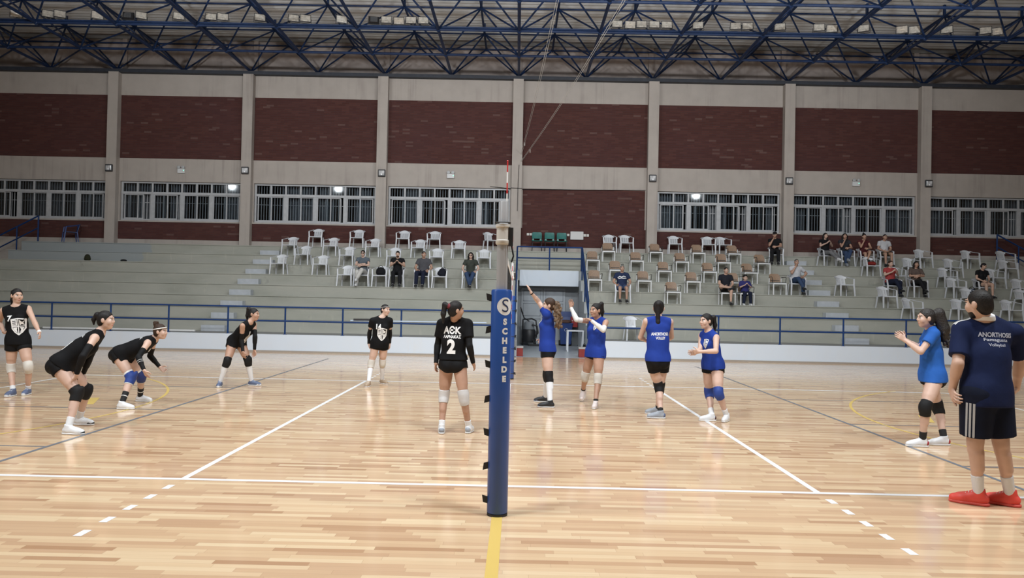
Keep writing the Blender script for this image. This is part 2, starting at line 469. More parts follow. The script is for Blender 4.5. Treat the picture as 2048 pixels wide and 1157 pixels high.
m.build('passage_side', mat('passage plaster', (.42, .45, .47), .7, var=.06), gs)
m = MB(); m.box(.2, 2.46, 22.9, 23.06, 2.29, 2.89)
m.build('lintel', M_WHITEW, gs)
# passage doors
d = empty('door_1', (0, 0, 0), kind='structure'); y = 23.6
m = MB(); m.box(XL - .1, XR + .1, y + .02, y + .2, 0, 2.5); m.build('door_wall', mat('door wall', (.30, .32, .34), .7), d)
for a, b in ((.28, 1.12), (1.15, 2.0)):
    m = MB(); m.box(a, b, y - .03, y + .02, .01, 2.22)
    lf = m.build('door_leaf', mat('door paint', (.37, .40, .43), .45), d)
    m = MB()
    for z0, z1 in ((.15, 1.02), (1.12, 1.62), (1.70, 2.12)):
        for p in ((a + .08, b - .08, z0, z0 + .02), (a + .08, b - .08, z1 - .02, z1), (a + .08, a + .1, z0, z1), (b - .1, b - .08, z0, z1)):
            m.box(p[0], p[1], y - .045, y - .03, p[2], p[3])
    m.build('door_moulding', mat('door moulding', (.24, .26, .29), .5), lf)

# grey half-height blocks that make the two stair aisles
def blocks(x0, x1, where):
    p = None
    for j in range(1, 9):
        m = MB(); m.box(x0, x1, -.3, .01, 0, .2)
        if p is None:
            p = m.build('step_block', M_BLOCK, bevel=.008); o = p; tag(o, '-', 'step block', 'grey step blocks of the %s aisle' % where)
        else: o = p.copy(); C.objects.link(o)
        place(o, (0, YB(j), ZB(j - 1)), 0, 'grey painted step block in the %s stair aisle, %s from the bottom' % (where, ORD[j - 1]))
blocks(-10.28, -9.5, 'left'); blocks(10.89, 11.68, 'right')

# ---------------------------------------------------------------- rails
def rail_run(name, label, xs, y, zb, zt, zm, x0, x1):
    r = empty(name, (xs[0], y, zb), 0, label, 'handrail')
    def part(n, mb): mb.v = [(a - xs[0], b - y, c - zb) for a, b, c in mb.v]; return mb.build(n, M_BLUE, r)
    for n, z in (('top_rail', zt), ('mid_rail', zm)):
        m = MB(); m.tube([(x0, y, z), (x1, y, z)], .028, 10); part(n, m)
    for x in xs:
        m = MB(); m.tube([(x, y, zb), (x, y, zt)], .026, 10); m.lathe((x, y, zb), [(.06, 0), (.06, .012), (.03, .014)], 12); part('post', m)
xl = [-24.9, -23.1, -21.3, -19.5, -17.7, -15.9, -14.11, -12.3, -10.52, -8.7, -6.95, -5.19, -3.4, -1.6, -.2]
rail_run('handrail', 'long blue tube handrail on the white podium wall left of the passage', xl, 16.68, .535, 1.37, .945, -26, -.15)
xr = [2.62, 4.45, 6.26, 8.13, 10.05, 11.95, 13.8, 15.7, 17.6, 19.5, 21.4]
rail_run('handrail', 'long blue tube handrail on the white podium wall right of the passage', xr, 16.68, .535, 1.37, .945, 2.6, 23)
r = empty('guardrail', (1.33, 22.95, ZB(6)), 0, 'blue guardrail above the white lintel of the passage', 'guardrail')
def rp(n, mb, o=(1.33, 22.95, ZB(6)), par=None):
    mb.v = [(a - o[0], b - o[1], c - o[2]) for a, b, c in mb.v]; return mb.build(n, M_BLUE, par or r)
for n, z in (('top_rail', 3.79), ('mid_rail', 3.36)):
    m = MB(); m.tube([(.09, 22.95, z), (2.59, 22.95, z)], .03, 10); rp(n, m)
for x in (.09, 1.33, 2.56):
    m = MB(); m.tube([(x, 22.95, ZB(6) - .03), (x, 22.95, 3.79)], .028, 10); rp('post', m)
for nm, x0, x1, lb in (('left', .085, .06, 'steep blue stair rail running down the left edge of the passage'), ('right', 2.585, 2.47, 'steep blue stair rail running down the right edge of the passage')):
    a = V3(x0, 22.9, 3.78); b = V3(x1, 18.6, 1.74); o = tuple(b)
    q = empty('stair_rail', o, 0, lb, 'handrail')
    for n, dz in (('top_rail', 0), ('mid_rail', -.42)):
        m = MB(); m.tube([a + V3(0, 0, dz), b + V3(0, 0, dz)], .028, 10); rp(n, m, o, q)
    for t, j in ((.98, 1), (.5, 3), (.02, 6)):
        p = a + (b - a) * t; zb = .5 if t > .95 else ZB(max(jj for jj in range(0, 9) if jj == 0 or YB(jj) <= p[1]))
        m = MB(); m.tube([(p[0], p[1], zb), p], .026, 10); rp('post', m, o, q)
for s, lb in ((-1, 'dark blue stair rail at the far left end of the top step'), (1, 'dark blue stair rail at the far right end of the top step')):
    o = (s * 19.67, 24.95, ZB(8)); q = empty('stair_rail', o, 0, lb, 'handrail')
    m = MB(); m.tube([(s * 19.67, 24.95, 4.8), (s * 24, 24.95, 2.5)], .03, 10); rp('top_rail', m, o, q)
    m = MB(); m.tube([(s * 19.67, 24.95, 4.3), (s * 24, 24.95, 2.0)], .026, 10); rp('mid_rail', m, o, q)
    m = MB(); m.tube([(s * 19.67, 24.95, ZB(8)), (s * 19.67, 24.95, 4.8)], .032, 10); rp('post', m, o, q)
    m = MB(); m.tube([(s * 20.55, 24.95, ZB(6)), (s * 20.55, 24.95, 4.33)], .028, 10); rp('post', m, o, q)

# ---------------------------------------------------------------- lettering
_dg = None
def text_geo(txt, size, bold=.0, spacing=1., align='CENTER'):
    cu = bpy.data.curves.new('t', 'FONT'); cu.body = txt; cu.size = size; cu.align_x = align; cu.align_y = 'CENTER'
    cu.offset = bold; cu.space_character = spacing; cu.resolution_u = 4
    o = bpy.data.objects.new('t', cu); C.objects.link(o)
    dg = bpy.context.evaluated_depsgraph_get(); e = o.evaluated_get(dg); me = e.to_mesh()
    v = [(p.co.x, p.co.y) for p in me.vertices]; f = [tuple(p.vertices) for p in me.polygons]
    e.to_mesh_clear(); bpy.data.objects.remove(o); bpy.data.curves.remove(cu)
    return v, f
def merge2(*gs):
    V = []; F = []
    for v, f in gs:
        o = len(V); V += v; F += [tuple(o + i for i in q) for q in f]
    return V, F
def shift2(g, dx, dy, s=1.): return [(x * s + dx, y * s + dy) for x, y in g[0]], g[1]
def fit2(g, w, h):
    a = np.array(g[0]); lo = a.min(0); hi = a.max(0); c = (lo + hi) / 2; k = V3(w, h) / (hi - lo)
    return [tuple((p - c) * k) for p in a], g[1]
def poly2(pts): return list(pts), [tuple(range(len(pts)))]
def stroke2(pts, w):
    gs = []
    for a, b in zip(pts, pts[1:]):
        a = V3(*a); b = V3(*b); t = nrm(b - a); n = V3(-t[1], t[0]) * w / 2; e = t * w * .3
        gs.append(poly2([tuple(a - e - n), tuple(b + e - n), tuple(b + e + n), tuple(a - e + n)]))
    return merge2(*gs)
def decal(name, geo, o, r, u, n, target, m, parent, off=.004, maxlen=.018, origin=(0, 0, 0)):
    """lay flat shapes on a surface: every point is dropped along -n on the target"""
    bm = bmesh.new(); vs = [bm.verts.new((x, y, 0)) for x, y in geo[0]]
    for f in geo[1]:
        try: bm.faces.new([vs[i] for i in f])
        except ValueError: pass
    bmesh.ops.triangulate(bm, faces=bm.faces)
    for _ in range(5):
        ed = [e for e in bm.edges if e.calc_length() > maxlen]
        if not ed: break
        bmesh.ops.subdivide_edges(bm, edges=ed, cuts=1); bmesh.ops.triangulate(bm, faces=[f for f in bm.faces if len(f.verts) > 3])
    o = V3(*o); r = nrm(r); n = nrm(n); u = nrm(u); bad = []
    for v in bm.verts:
        p = o + r * v.co.x + u * v.co.y + n * .35
        h = target.ray_cast(Vector(p), Vector(-n), .8)
        if h[0] is None: bad.append(v); continue
        v.co = Vector(np.array(h[0]) + n * off - np.array(origin))
    bmesh.ops.delete(bm, geom=bad, context='VERTS')
    me = bpy.data.meshes.new(name); bm.to_mesh(me); bm.free(); me.materials.append(m)
    ob = bpy.data.objects.new(name, me); C.objects.link(ob); ob.parent = parent
    return ob
def bvh_of(ob_mesh, loc=(0, 0, 0)):
    l = Vector(loc)
    return BVHTree.FromPolygons([v.co + l for v in ob_mesh.vertices], [p.vertices[:] for p in ob_mesh.polygons])
M_LET = mat('white print', (.78, .78, .78), .6)
def crest(s=1.):
    """shield outline with bars and a winged figure-like block inside"""
    o = [(-.085, .1), (0, .115), (.085, .1), (.08, -.03), (.045, -.085), (0, -.125), (-.045, -.085), (-.08, -.03), (-.085, .1)]
    g = [stroke2(o, .016), stroke2([(0, .1), (0, -.11)], .012), stroke2([(-.08, .0), (.08, .0)], .012)]
    for y in (.085, .06, .035, .015): g.append(stroke2([(-.07, y), (-.016, y + .006)], .013))
    g += [poly2([(-.03, .09), (-.016, .09), (-.016, .012), (-.03, .012)]), poly2([(.015, .095), (.05, .062), (.075, .08), (.06, .045), (.074, .015), (.04, .028), (.015, .012)][::-1]),
          poly2([(-.072, -.016), (-.014, -.014), (-.022, -.045), (-.014, -.098), (-.04, -.072), (-.06, -.045)]), poly2([(.014, -.012), (.07, -.016), (.05, -.05), (.06, -.06), (.014, -.1), (.03, -.045)])]
    v, f = merge2(*g); return [(x * s, y * s) for x, y in v], f
T_ = lambda t, w, h, b=.006: fit2(text_geo(t, .2, b), w, h)
TXT = dict(n7=T_('7', .066, .097), n9=T_('9', .07, .10), n1=T_('1', .03, .10), n14=T_('14', .093, .10), n2=T_('2', .112, .188, .01), n11=T_('11', .14, .17, .01),
           aek=T_('AЄK', .235, .104, .007), lar=T_('ΛAPNAKAΣ', .23, .043), ano=T_('ANORTHOSIS', .265, .048), vol=T_('VOLLEY', .15, .042),
           ano2=T_('ANORTHOSIS', .29, .042), fam=T_('Famagusta', .21, .036, .002), vol2=T_('Volleyball', .15, .033, .002),
           letters=[text_geo(c, .064, .004) for c in 'SCHELDE'], S=text_geo('S', .15, -.001))

# ---------------------------------------------------------------- net and posts
M_PAD = mat('blue vinyl pad', (.022, .075, .29), .32, var=.04)
M_POLE = mat('grey aluminium', (.42, .42, .43), .4, metal=.2)
M_PALE = mat('pale plastic', (.62, .60, .56), .45)
def post(y, label, straps, front):
    p = empty('volleyball_post', (0, y, 0), 0, label, 'net post')
    m = MB(); m.lathe((0, 0, 0), [(.045, .0), (.045, 2.22)], 20)
    for a in (.8, 2.2, -.9): m.box(.044 * math.cos(a) - .004, .044 * math.cos(a) + .004, .044 * math.sin(a) - .004, .044 * math.sin(a) + .004, 1.8, 2.2)
    m.build('pole', M_POLE, p, smooth=True)
    m = MB(); m.lathe((.006, 0, 0), [(.036, 2.18), (.036, 2.54), (.034, 2.545)], 20); m.build('inner_pole', M_POLE, p, smooth=True)
    m = MB(); m.lathe((0, 0, 0), [(.05, 2.19), (.058, 2.2), (.058, 2.225), (.051, 2.23), (.051, 2.33), (.06, 2.335), (.06, 2.355), (.05, 2.36)], 20); m.build('collar', M_PALE, p, smooth=True)
    m = MB(); m.tube([(.06 * math.cos(a), .06 * math.sin(a), 2.37) for a in np.linspace(0, 2 * PI, 20)[:-1]], .006, 6, closed=True); m.build('collar_ring', M_BLACK, p)
    m = MB(); m.box(.05, .085, -.03, .03, 2.18, 2.33); m.tube([(.07, 0, 2.2), (.09, -.01, 2.1), (.075, -.01, 2.05)], .008, 6); m.build('tensioner', M_BLACK, p)
    m = MB(); m.lathe((0, 0, 0), [(.078, .02), (.084, .03), (.084, 1.81), (.078, 1.825), (.05, 1.828)], 40)
    pad = m.build('pad', M_PAD, p, smooth=True)
    m = MB(); m.lathe((0, 0, 0), [(.083, 0), (.083, .02)], 32); m.build('base_ring', M_BLACK, p)
    for i, z in enumerate(straps):
        s = MB(); k = 1 if i % 2 else -1; sx = -1 if front else 1
        s.obox((sx * .098, -.02, z), V3(.022, 0, .006 * k), V3(0, .008, 0), V3(.004 * k, 0, .028)); s.tube([(.0855 * math.cos(a), .0855 * math.sin(a), z) for a in np.linspace(PI * .62, PI * 1.08, 9)] if front else [(.0855 * math.cos(a), .0855 * math.sin(a), z) for a in np.linspace(-1.6, .3, 9)], .006, 5)
        s.build('strap', M_BLACK, p)
    return p, pad
np1, pad = post(-.95, 'tall net post in a blue padded sleeve nearest the camera', (.13, .40, .67, .94, 1.22, 1.5, 1.76), True)
tg = bvh_of(pad.data, (0, -.95, 0))
def on_pad(name, g, z, m, off):
    a = .42; n = V3(math.sin(a), -math.cos(a), 0); return decal(name, g, (0, -.95, z), (math.cos(a), math.sin(a), 0), (0, 0, 1), n, tg, m, pad, off, .02, (0, -.95, 0))
for i, g in enumerate(TXT['letters']): on_pad('letter', g, 1.565 - i * .0765, M_LET, .0015)
on_pad('logo_disc', poly2([(.062 * math.cos(a), .072 * math.sin(a)) for a in np.linspace(0, 2 * PI, 36)[:-1]]), 1.69, M_LET, .001)
on_pad('logo_letter', TXT['S'], 1.69, mat('logo dark blue', (.015, .03, .10), .5), .0025)
post(9.95, 'far net post in blue padding beyond the net', (.13, .40, .67, .94, 1.22, 1.5, 1.72), False)

net = empty('volleyball_net', (0, 0, 0), 0, 'black volleyball net with white tapes stretched between two blue posts', 'net')
m = MB()
for k in range(94): m.bar((0, -.2 + .1 * k, 1.27), (0, -.2 + .1 * k, 2.2), .004)
for k in range(10): m.bar((0, -.2, 1.28 + .1 * k), (0, 9.2, 1.28 + .1 * k), .004)
m.build('mesh_cords', M_BLACK, net)
M_TAPE = mat('white tape', (.75, .75, .74), .6)
for n, z0, z1 in (('top_tape', 2.17, 2.245), ('bottom_tape', 1.235, 1.285)):
    m = MB(); m.box(-.006, .006, -.25, 9.25, z0, z1); m.build(n, M_TAPE, net)
for y in (.02, 8.98):
    m = MB(); m.box(-.009, .009, y - .025, y + .025, 1.24, 2.24); m.build('side_tape', M_TAPE, net)
m = MB(); m.tube([(.0, -.9, 2.24), (0, -.25, 2.21), (0, 9.25, 2.21), (0, 9.9, 2.24)], .006, 6); m.build('cable', mat('steel cable', (.3, .3, .3), .4), net)
m = MB()
for y0, y1 in ((9.25, 9.9), (-.25, -.9)):
    for z in (1.27, 1.6, 1.95):
        m.tube([(.0, y0, z), (.012, (y0 + y1) / 2, z - .03), (.0, y1, z + .06)], .004, 5)
m.build('rope', M_TAPE, net)
M_RED = mat('antenna red', (.55, .03, .03), .4)
for y, lb in ((0.02, 'red and white striped antenna at the near side band'), (8.98, 'red and white striped antenna at the far side band')):
    m = MB()
    for k in range(18): m.cur = k % 2; z = 1.24 + .1 * k; m.tube([(.012, y, z), (.012, y, z + .1)], .0062, 8)
    m.cur = 1; m.lathe((.012, y, 3.04), [(.006, 0), (.009, .006), (.005, .014)], 8)
    tag(m.build('antenna', [M_TAPE, M_RED], net), lb)

# ---------------------------------------------------------------- chairs
def white_chair():
    r = empty('plastic_armchair', (0, 0, 0), 0, '-', 'chair'); pl = M_WPLAS
    g = [[(x * (.235 if t < .5 else .215), .24 - .46 * t, .43 - .018 * math.sin(PI * t) * (1 - x * x) - (.03 if t == 0 else 0) - .02 * t) for x in np.linspace(-1, 1, 9)] for t in (0, .06, .25, .5, .75, 1)]
    m = MB(); m.sheet(g, .014); m.build('seat', pl, r, smooth=True)
    m = MB(); B = lambda x, z: (x, -.215 - .10 * (z - .42) / .38 - .035 * (1 - (x / .2) ** 2), z)
    for k in range(-3, 4):
        x = .043 * k; m.sheet([[B(x - .015, z), B(x + .015, z)] for z in np.linspace(.41, .70, 5)], .010)
    m.sheet([[B(x, z) for x in np.linspace(-.165, .165, 9)] for z in (.40, .47)], .010)
    top = lambda x: .69 + .095 * (1 - (x / .24) ** 2)
    m.sheet([[B(x, .66 + (top(x) - .66) * t) for x in np.linspace(-.22, .22, 13)] for t in (0, .5, 1)], .014)
    for s in (-1, 1): m.sheet([[B(s * .152, z), B(s * .17, z)] for z in np.linspace(.41, .68, 5)], .012)
    m.build('backrest', pl, r, smooth=True)
    for s in (-1, 1):
        m = MB(); P = [(s * .20, -.285, .735), (s * .255, -.20, .705), (s * .278, -.05, .672), (s * .276, .1, .655), (s * .268, .2, .63)]
        m.sheet([[(x - .024, y, z), (x, y, z + .008), (x + .024, y, z)] for x, y, z in P], .014); m.build('armrest', pl, r, smooth=True)
        m = MB(); m.frust((s * .272, .27, 0), (.021, .017), (s * .25, .225, .41), (.026, .026)); m.frust((s * .25, .225, .41), (.024, .024), (s * .268, .195, .635), (.022, .02)); m.build('leg', pl, r, bevel=.006)
        m = MB(); m.frust((s * .235, -.27, 0), (.018, .016), (s * .205, -.215, .42), (.024, .02)); m.build('leg', pl, r, bevel=.006)
    return r
def brown_chair():
    r = empty('cafe_armchair', (0, 0, 0), 0, '-', 'chair'); w = mat('white frame paint', (.74, .75, .76), .35); k = mat('black seat plastic', (.02, .02, .022), .45)
    m = MB(); m.box(-.235, .235, -.2, .235, .435, .46); m.build('seat', k, r, bevel=.008)
    m = MB()
    m.box(-.25, .25, .2, .24, .385, .437); m.box(-.25, -.22, -.22, .22, .39, .436); m.box(.22, .25, -.22, .22, .39, .436); m.box(-.25, .25, -.24, -.21, .39, .436)
    m.build('seat_frame', w, r, bevel=.005)
    for s in (-1, 1):
        m = MB(); m.box(s * .235 - .019, s * .235 + .019, .2, .238, 0, .4); m.build('leg', w, r, bevel=.004)
        m = MB(); m.frust((s * .225, -.255, 0), (.017, .017), (s * .225, -.22, .62), (.017, .015)); m.build('leg', w, r, bevel=.004)
        m = MB(); m.tube([(s * .245, .14, .44), (s * .262, .15, .63), (s * .262, .12, .655), (s * .26, -.1, .655), (s * .235, -.22, .645)], .011, 8); m.build('armrest', k, r)
    B = lambda x, z: (x, -.205 - .13 * (z - .47) / .33 - .03 * (1 - (x / .22) ** 2), z)
    hw = lambda z: .205 - max(0, (z - .70)) ** 2 * 9
    m = MB(); m.sheet([[B(x * hw(z), z) for x in np.linspace(-1, 1, 9)] for z in (.485, .53, .6, .66, .72, .76, .79)], .012); m.build('backrest', M_BROWN, r, smooth=True)
    m = MB(); m.sheet([[B(x * .17, z + .004) for x in np.linspace(-1, 1, 7)] for z in (.51, .535)], .02); m.build('back_slot', k, r)
    return r
def teal_chair():
    r = empty('shell_chair', (0, 0, 0), 0, '-', 'chair'); k = mat('black tube', (.015, .015, .016), .4)
    g = [[(x * .22, y, z + .02 * x * x) for x in np.linspace(-1, 1, 7)] for y, z in ((.22, .42), (.2, .44), (.0, .435), (-.15, .43), (-.19, .45))]
    m = MB(); m.sheet(g, .012); m.build('seat', M_TEAL, r, smooth=True)
    g = [[(x * (.2 if z < .8 else .17), y + .03 * x * x, z) for x in np.linspace(-1, 1, 7)] for y, z in ((-.2, .56), (-.23, .66), (-.26, .78), (-.27, .82))]
    m = MB(); m.sheet(g, .012)
    for s in (-1, 1): m.sheet([[(s * .19, y, z), (s * .12, y, z)] for y, z in ((-.18, .44), (-.2, .57))], .012)
    m.build('backrest', M_TEAL, r, smooth=True)
    for s in (-1, 1):
        for y0, y1 in ((.18, .22), (-.16, -.22)):
            m = MB(); m.tube([(s * .17, y0, .43), (s * .2, y1, 0)], .014, 8); m.build('leg', k, r)
    return r
WHITE = {8: [(-8.15, 0), (-6.47, 0), (-4.59, 0), (-3.33, 0), (-1.01, 28), (3.84, 0), (4.51, 5), (6.5, 0), (7.87, -5), (8.48, 10)], 7: [(-9.02, -6), (-7.37, -6), (-5.68, -4), (-3.86, -4), (-2.26, 0), (10.4, -10), (12.42, 14), (13.18, 5), (13.96, 0), (14.74, 0), (16.26, 5), (18.13, 6), (19.55, 9)], 6: [(-8.26, -6), (-6.53, -4), (-4.71, 0), (-3.05, 0), (-1.21, 0), (13.83, 3), (15.39, 6), (17.0, 8), (19.13, 6)], 5: [(-8.95, -5), (-7.35, -2), (14.43, 5), (16.35, 8), (18.15, 8)], 4: [(-6.22, -4), (-5.63, 2), (-4.94, -3), (-4.33, 0), (-3.4, 0), (-2.76, 3), (-1.64, 0), (10.38, 0), (12.14, 6), (13.87, 3), (14.82, 4), (16.23, 8), (17.19, 4), (18.64, 8)], 3: [(3.87, 0), (13.31, 7), (16.31, 6), (18.23, 8)], 2: [(13.84, 26), (15.51, 7), (17.25, 6)]}
BROWN = {7: [(3.72, 0), (5.61, 0), (7.3, 0), (8.72, 0)], 6: [(3.03, 0), (4.73, 0), (6.47, 2), (8.09, 2), (9.61, 5)], 5: [(3.83, 0), (5.66, 0), (7.36, 0), (8.88, 4)], 4: [(2.96, 0), (4.77, 0), (6.56, 0), (8.11, 2), (9.69, 4)], 3: [(5.68, 2), (7.62, 0), (8.28, 2)]}
OCC = {(4, -5.63): 'the woman in white trousers', (4, -4.33): 'the bearded man in black', (4, -3.4): 'the broad man in a grey shirt', (4, -1.64): 'the woman in jeans and glasses', (7, 10.4): 'the man in black by the pillar',
       (7, 12.42): 'the woman with outstretched legs', (7, 13.18): 'the dark-dressed woman', (7, 13.96): 'the woman in dark red', (7, 14.74): 'the man in a white tee on the upper row', (4, 10.38): 'the man in white tee and jeans', (4, 13.87): 'the woman in a coral shirt', (4, 14.82): 'the dark-haired woman with crossed legs', (4, 17.19): 'the bare-legged spectator in black', (3, 3.87): 'the man in navy tee',
       (4, -4.94): None, (4, -2.76): None, (6, 13.83): None}
XTRA = {(4, -4.94): 'white plastic armchair with a black handbag on it', (4, -2.76): 'white plastic armchair with a dark backpack on it', (6, 13.83): 'white plastic armchair with a red bag on its seat'}
BOCC = {(3, 7.62): 'white-framed chair under the man with one leg crossed', (3, 8.28): 'white-framed chair under the child'}
ROWN = {8: 'top step', 7: 'second highest step', 6: 'third highest step', 5: 'fourth highest step', 4: 'fifth highest step', 3: 'sixth highest step', 2: 'seventh highest step'}
def spread(table, proto, kind, group, occ, xtra):
    used = False
    for j, lst in table.items():
        secs = {}
        for x, a in sorted(lst):
            s = '' if not proto_is_white(kind) else ' in the left stand' if x < 0 else ' in the middle stand' if x < 9.5 else ' in the right stand'
            secs[s] = secs.get(s, 0) + 1
            if (j, x) in xtra: lb = xtra[(j, x)]
            elif occ.get((j, x)): lb = 'white plastic armchair under %s' % occ[(j, x)]
            else: lb = '%s on the %s, %s from left%s' % (kind, ROWN[j], ORD[secs[s] - 1], s)
            o = proto if not used else copy_tree(proto); used = True
            place(o, (x, YB(j) + (.42 if j < 8 else .29), ZB(j)), PI + math.radians(a), lb, group)
def proto_is_white(k): return k.startswith('white')
wc = white_chair(); spread(WHITE, wc, 'white plastic armchair', 'white plastic armchairs in the stands', OCC, XTRA)
place(copy_tree(wc), (3.88, 18.2, .5), PI + .15, 'white plastic armchair alone on the walkway behind the blue rail', 'white plastic armchairs in the stands')
spread(BROWN, brown_chair(), 'brown-backed chair with white legs', 'brown-backed chairs in the middle stand', {}, BOCC)
tc = teal_chair()
for i, (x, n) in enumerate(((.88, 'left'), (1.40, 'middle'), (1.90, 'right'))):
    place(tc if i == 0 else copy_tree(tc), (x, YB(8) + .36, ZB(8)), PI, '%s of the three teal shell chairs under the white wall box' % n, 'teal shell chairs above the passage')
bc = copy_tree(wc); bc.name = 'plastic_armchair'; place(bc, (-18.3, YB(8) + .3, ZB(8)), PI - .9, 'blue plastic armchair alone at the far left of the top step'); del bc['group']
for ch in bc.children:
    ch.data = ch.data.copy(); ch.data.materials[0] = M_BPLAS

# ---------------------------------------------------------------- lamps and fittings
M_LENS = mat('floodlight glass', (.50, .47, .42), .25, var=.35, vscale=9.)
M_HOUS = mat('floodlight housing', (.03, .03, .034), .5)
def floodlight():
    r = empty('floodlight', (0, 0, 0), 0, '-', 'floodlight')
    m = MB(); z = .19   # faces +y
    m.box(-.05, .05, -.03, .03, 0, .03); m.bar((-.205, 0, .03), (.205, 0, .03), .03, .012); 
    for s in (-1, 1): m.bar((s * .205, 0, .03), (s * .205, 0, z), .012, .03)
    m.build('bracket', M_HOUS, r)
    h = MB()
    for a, b, c in ((-.07, .5, .55), (.03, .95, .95), (.055, 1, 1)): pass
    h.add([(x * sx, y, z + w * sz) for y, sx, sz in ((-.1, .12, .08), (-.02, .175, .115), (.05, .19, .13)) for x, w in ((-1, -1), (1, -1), (1, 1), (-1, 1))],
          [(0, 1, 2, 3), (8, 11, 10, 9)] + [(a + i, a + 4 + i, a + 4 + (i + 1) % 4, a + (i + 1) % 4) for a in (0, 4) for i in range(4)])
    for k in range(-3, 4): h.box(k * .035 - .004, k * .035 + .004, -.125, -.05, z - .07, z + .07)
    hd = h.build('housing', M_HOUS, r)
    m = MB(); m.box(-.168, .168, .05, .056, z - .108, z + .108); m.build('lens', M_LENS, hd)
    m = MB(); m.box(-.06, .06, .0565, .06, z - .02, z + .02); m.bar((-.168, .058, z - .108), (-.05, .058, z - .02), .006); m.bar((.168, .058, z - .108), (.05, .058, z - .02), .006); m.build('reflector', mat('reflector', (.62, .60, .55), .2, metal=.3), hd)
    return r
FL = [-17.49, -16.39, -15.97, -14.66, -13.59, -13.14, -11.82, -10.7, -10.29, -9.0, -7.83, -7.42, -6.16, -5.04, -4.6, -4.17, -3.75, -3.32, 3.38, 3.83, 4.22, 4.66, 5.09, 6.17, 7.47, 7.88, 8.99, 10.34, 10.78, 11.88, 13.2, 13.63, 14.74, 16.07, 16.46]
TILT = {0: .5, 3: .5, 9: .1, 12: .35, 15: .75, 19: .6, 28: .7, 30: .6, 31: .5, 34: .6}; BACK = (4, 13)
fl0 = floodlight()
for i, x in enumerate(FL):
    o = fl0 if i == 0 else copy_tree(fl0); nl = sum(1 for q in FL if q < 0); side = 'left' if i < nl else 'right'; k = i if i < nl else i - nl
    yaw = PI + (.55 if x < -12 else .3 if x < -5.5 else 0 if x < 5.5 else -.2 if x < 11 else -.5)
    if i in BACK: yaw = .2
    lb = '%s floodlight from the left on the %s half of the blue roof truss' % (ORD[k], side)
    if i in BACK: lb = 'floodlight turned away showing its dark back, %s end of the left row' % ('left' if i == 4 else 'right')
    place(o, (x, 19.8, 11.15), yaw, lb, 'floodlights along the roof truss')
    hd = [c for c in o.children if c.name.startswith('housing')][0]
    t = TILT.get(i, .12)
    hd.rotation_euler = (-t + .2, 0, 0); hd.location = (0, .19 * math.sin(-t + .2), .19 * (1 - math.cos(t - .2)))
def bulkhead():
    r = empty('wall_lamp', (0, 0, 0), 0, '-', 'wall lamp')
    m = MB(); m.box(-.15, .15, -.08, 0, -.15, .15); m.build('housing', M_HOUS, r, bevel=.02)
    m = MB(); m.box(-.115, .115, -.1, -.079, -.1, .1); m.build('lens', mat('lamp glass', (.45, .45, .46), .15, var=.5, vscale=7.), r, bevel=.01)
    m = MB(); m.box(-.03, .03, -.103, -.099, -.085, -.02); m.build('bulb_cover', mat('bulb white', (.8, .8, .82), .2), r)
    return r
b0 = bulkhead()
for i, x in enumerate((-16.86, -11.22, -5.57, 5.59, 11.19, 16.9)):
    place(b0 if i == 0 else copy_tree(b0), (x, YC, 6.85), 0, 'square wall lamp on the concrete pillar, %s from the left' % ORD[i], 'square lamps on the pillars')
def emerg():
    r = empty('emergency_light', (0, 0, 0), 0, '-', 'emergency light')
    m = MB(); m.box(-.15, .15, -.09, 0, -.13, .06); m.build('battery_box', mat('box white', (.66, .67, .68), .5), r, bevel=.012)
    for s in (-1, 1):
        m = MB(); m.lathe((s * .09, -.11, .11), [(.03, .09), (.06, .05), (.065, -.01), (.05, -.015)], 16, 'y'); m.build('lamp_head', mat('lamp head grey', (.42, .43, .44), .4), r, smooth=True)
    m = MB(); m.box(.1, .125, -.095, -.088, -.03, -.005); m.build('indicator', mat('green led', (.05, .5, .25), .4, emit=(.1, 1, .5, 3.)), r)
    return r
e0 = emerg()
for i, (x, n) in enumerate(((-13.98, 'left'), (-2.75, 'middle'), (14.04, 'right'))):
    place(e0 if i == 0 else copy_tree(e0), (x, YW, 6.86), 0, '%s of the three twin-head emergency lights above the windows' % n, 'emergency lights on the wall')
m = MB(); m.box(-.27, .27, -.06, 0, -.17, .17)
w = m.build('wall_box', mat('box white', (.66, .67, .68), .5), bevel=.01, loc=(2.54, YW, 4.45)); tag(w, 'flat white box on the brick wall right of the teal chairs', 'wall box')
m = MB(); m.box(-.25, .25, -.063, -.06, -.15, .15); m.build('cover', mat('box cover', (.6, .6, .6), .5), w)
s0 = None
for x, n in ((.57, 'left of the teal chairs'), (2.12, 'just left of the white wall box'), (2.93, 'just right of the white wall box')):
    if s0 is None:
        s0 = empty('power_socket', (0, 0, 0), 0, '-', 'socket')
        for dx in (-.06, .06):
            m = MB(); m.box(dx - .05, dx + .05, -.03, 0, -.05, .05); m.build('socket_plate', mat('socket plate', (.6, .58, .55), .5), s0, bevel=.005)
        o = s0
    else: o = copy_tree(s0)
    place(o, (x, YW, 4.47), 0, 'pale double socket on the brick wall %s' % n, 'wall sockets')
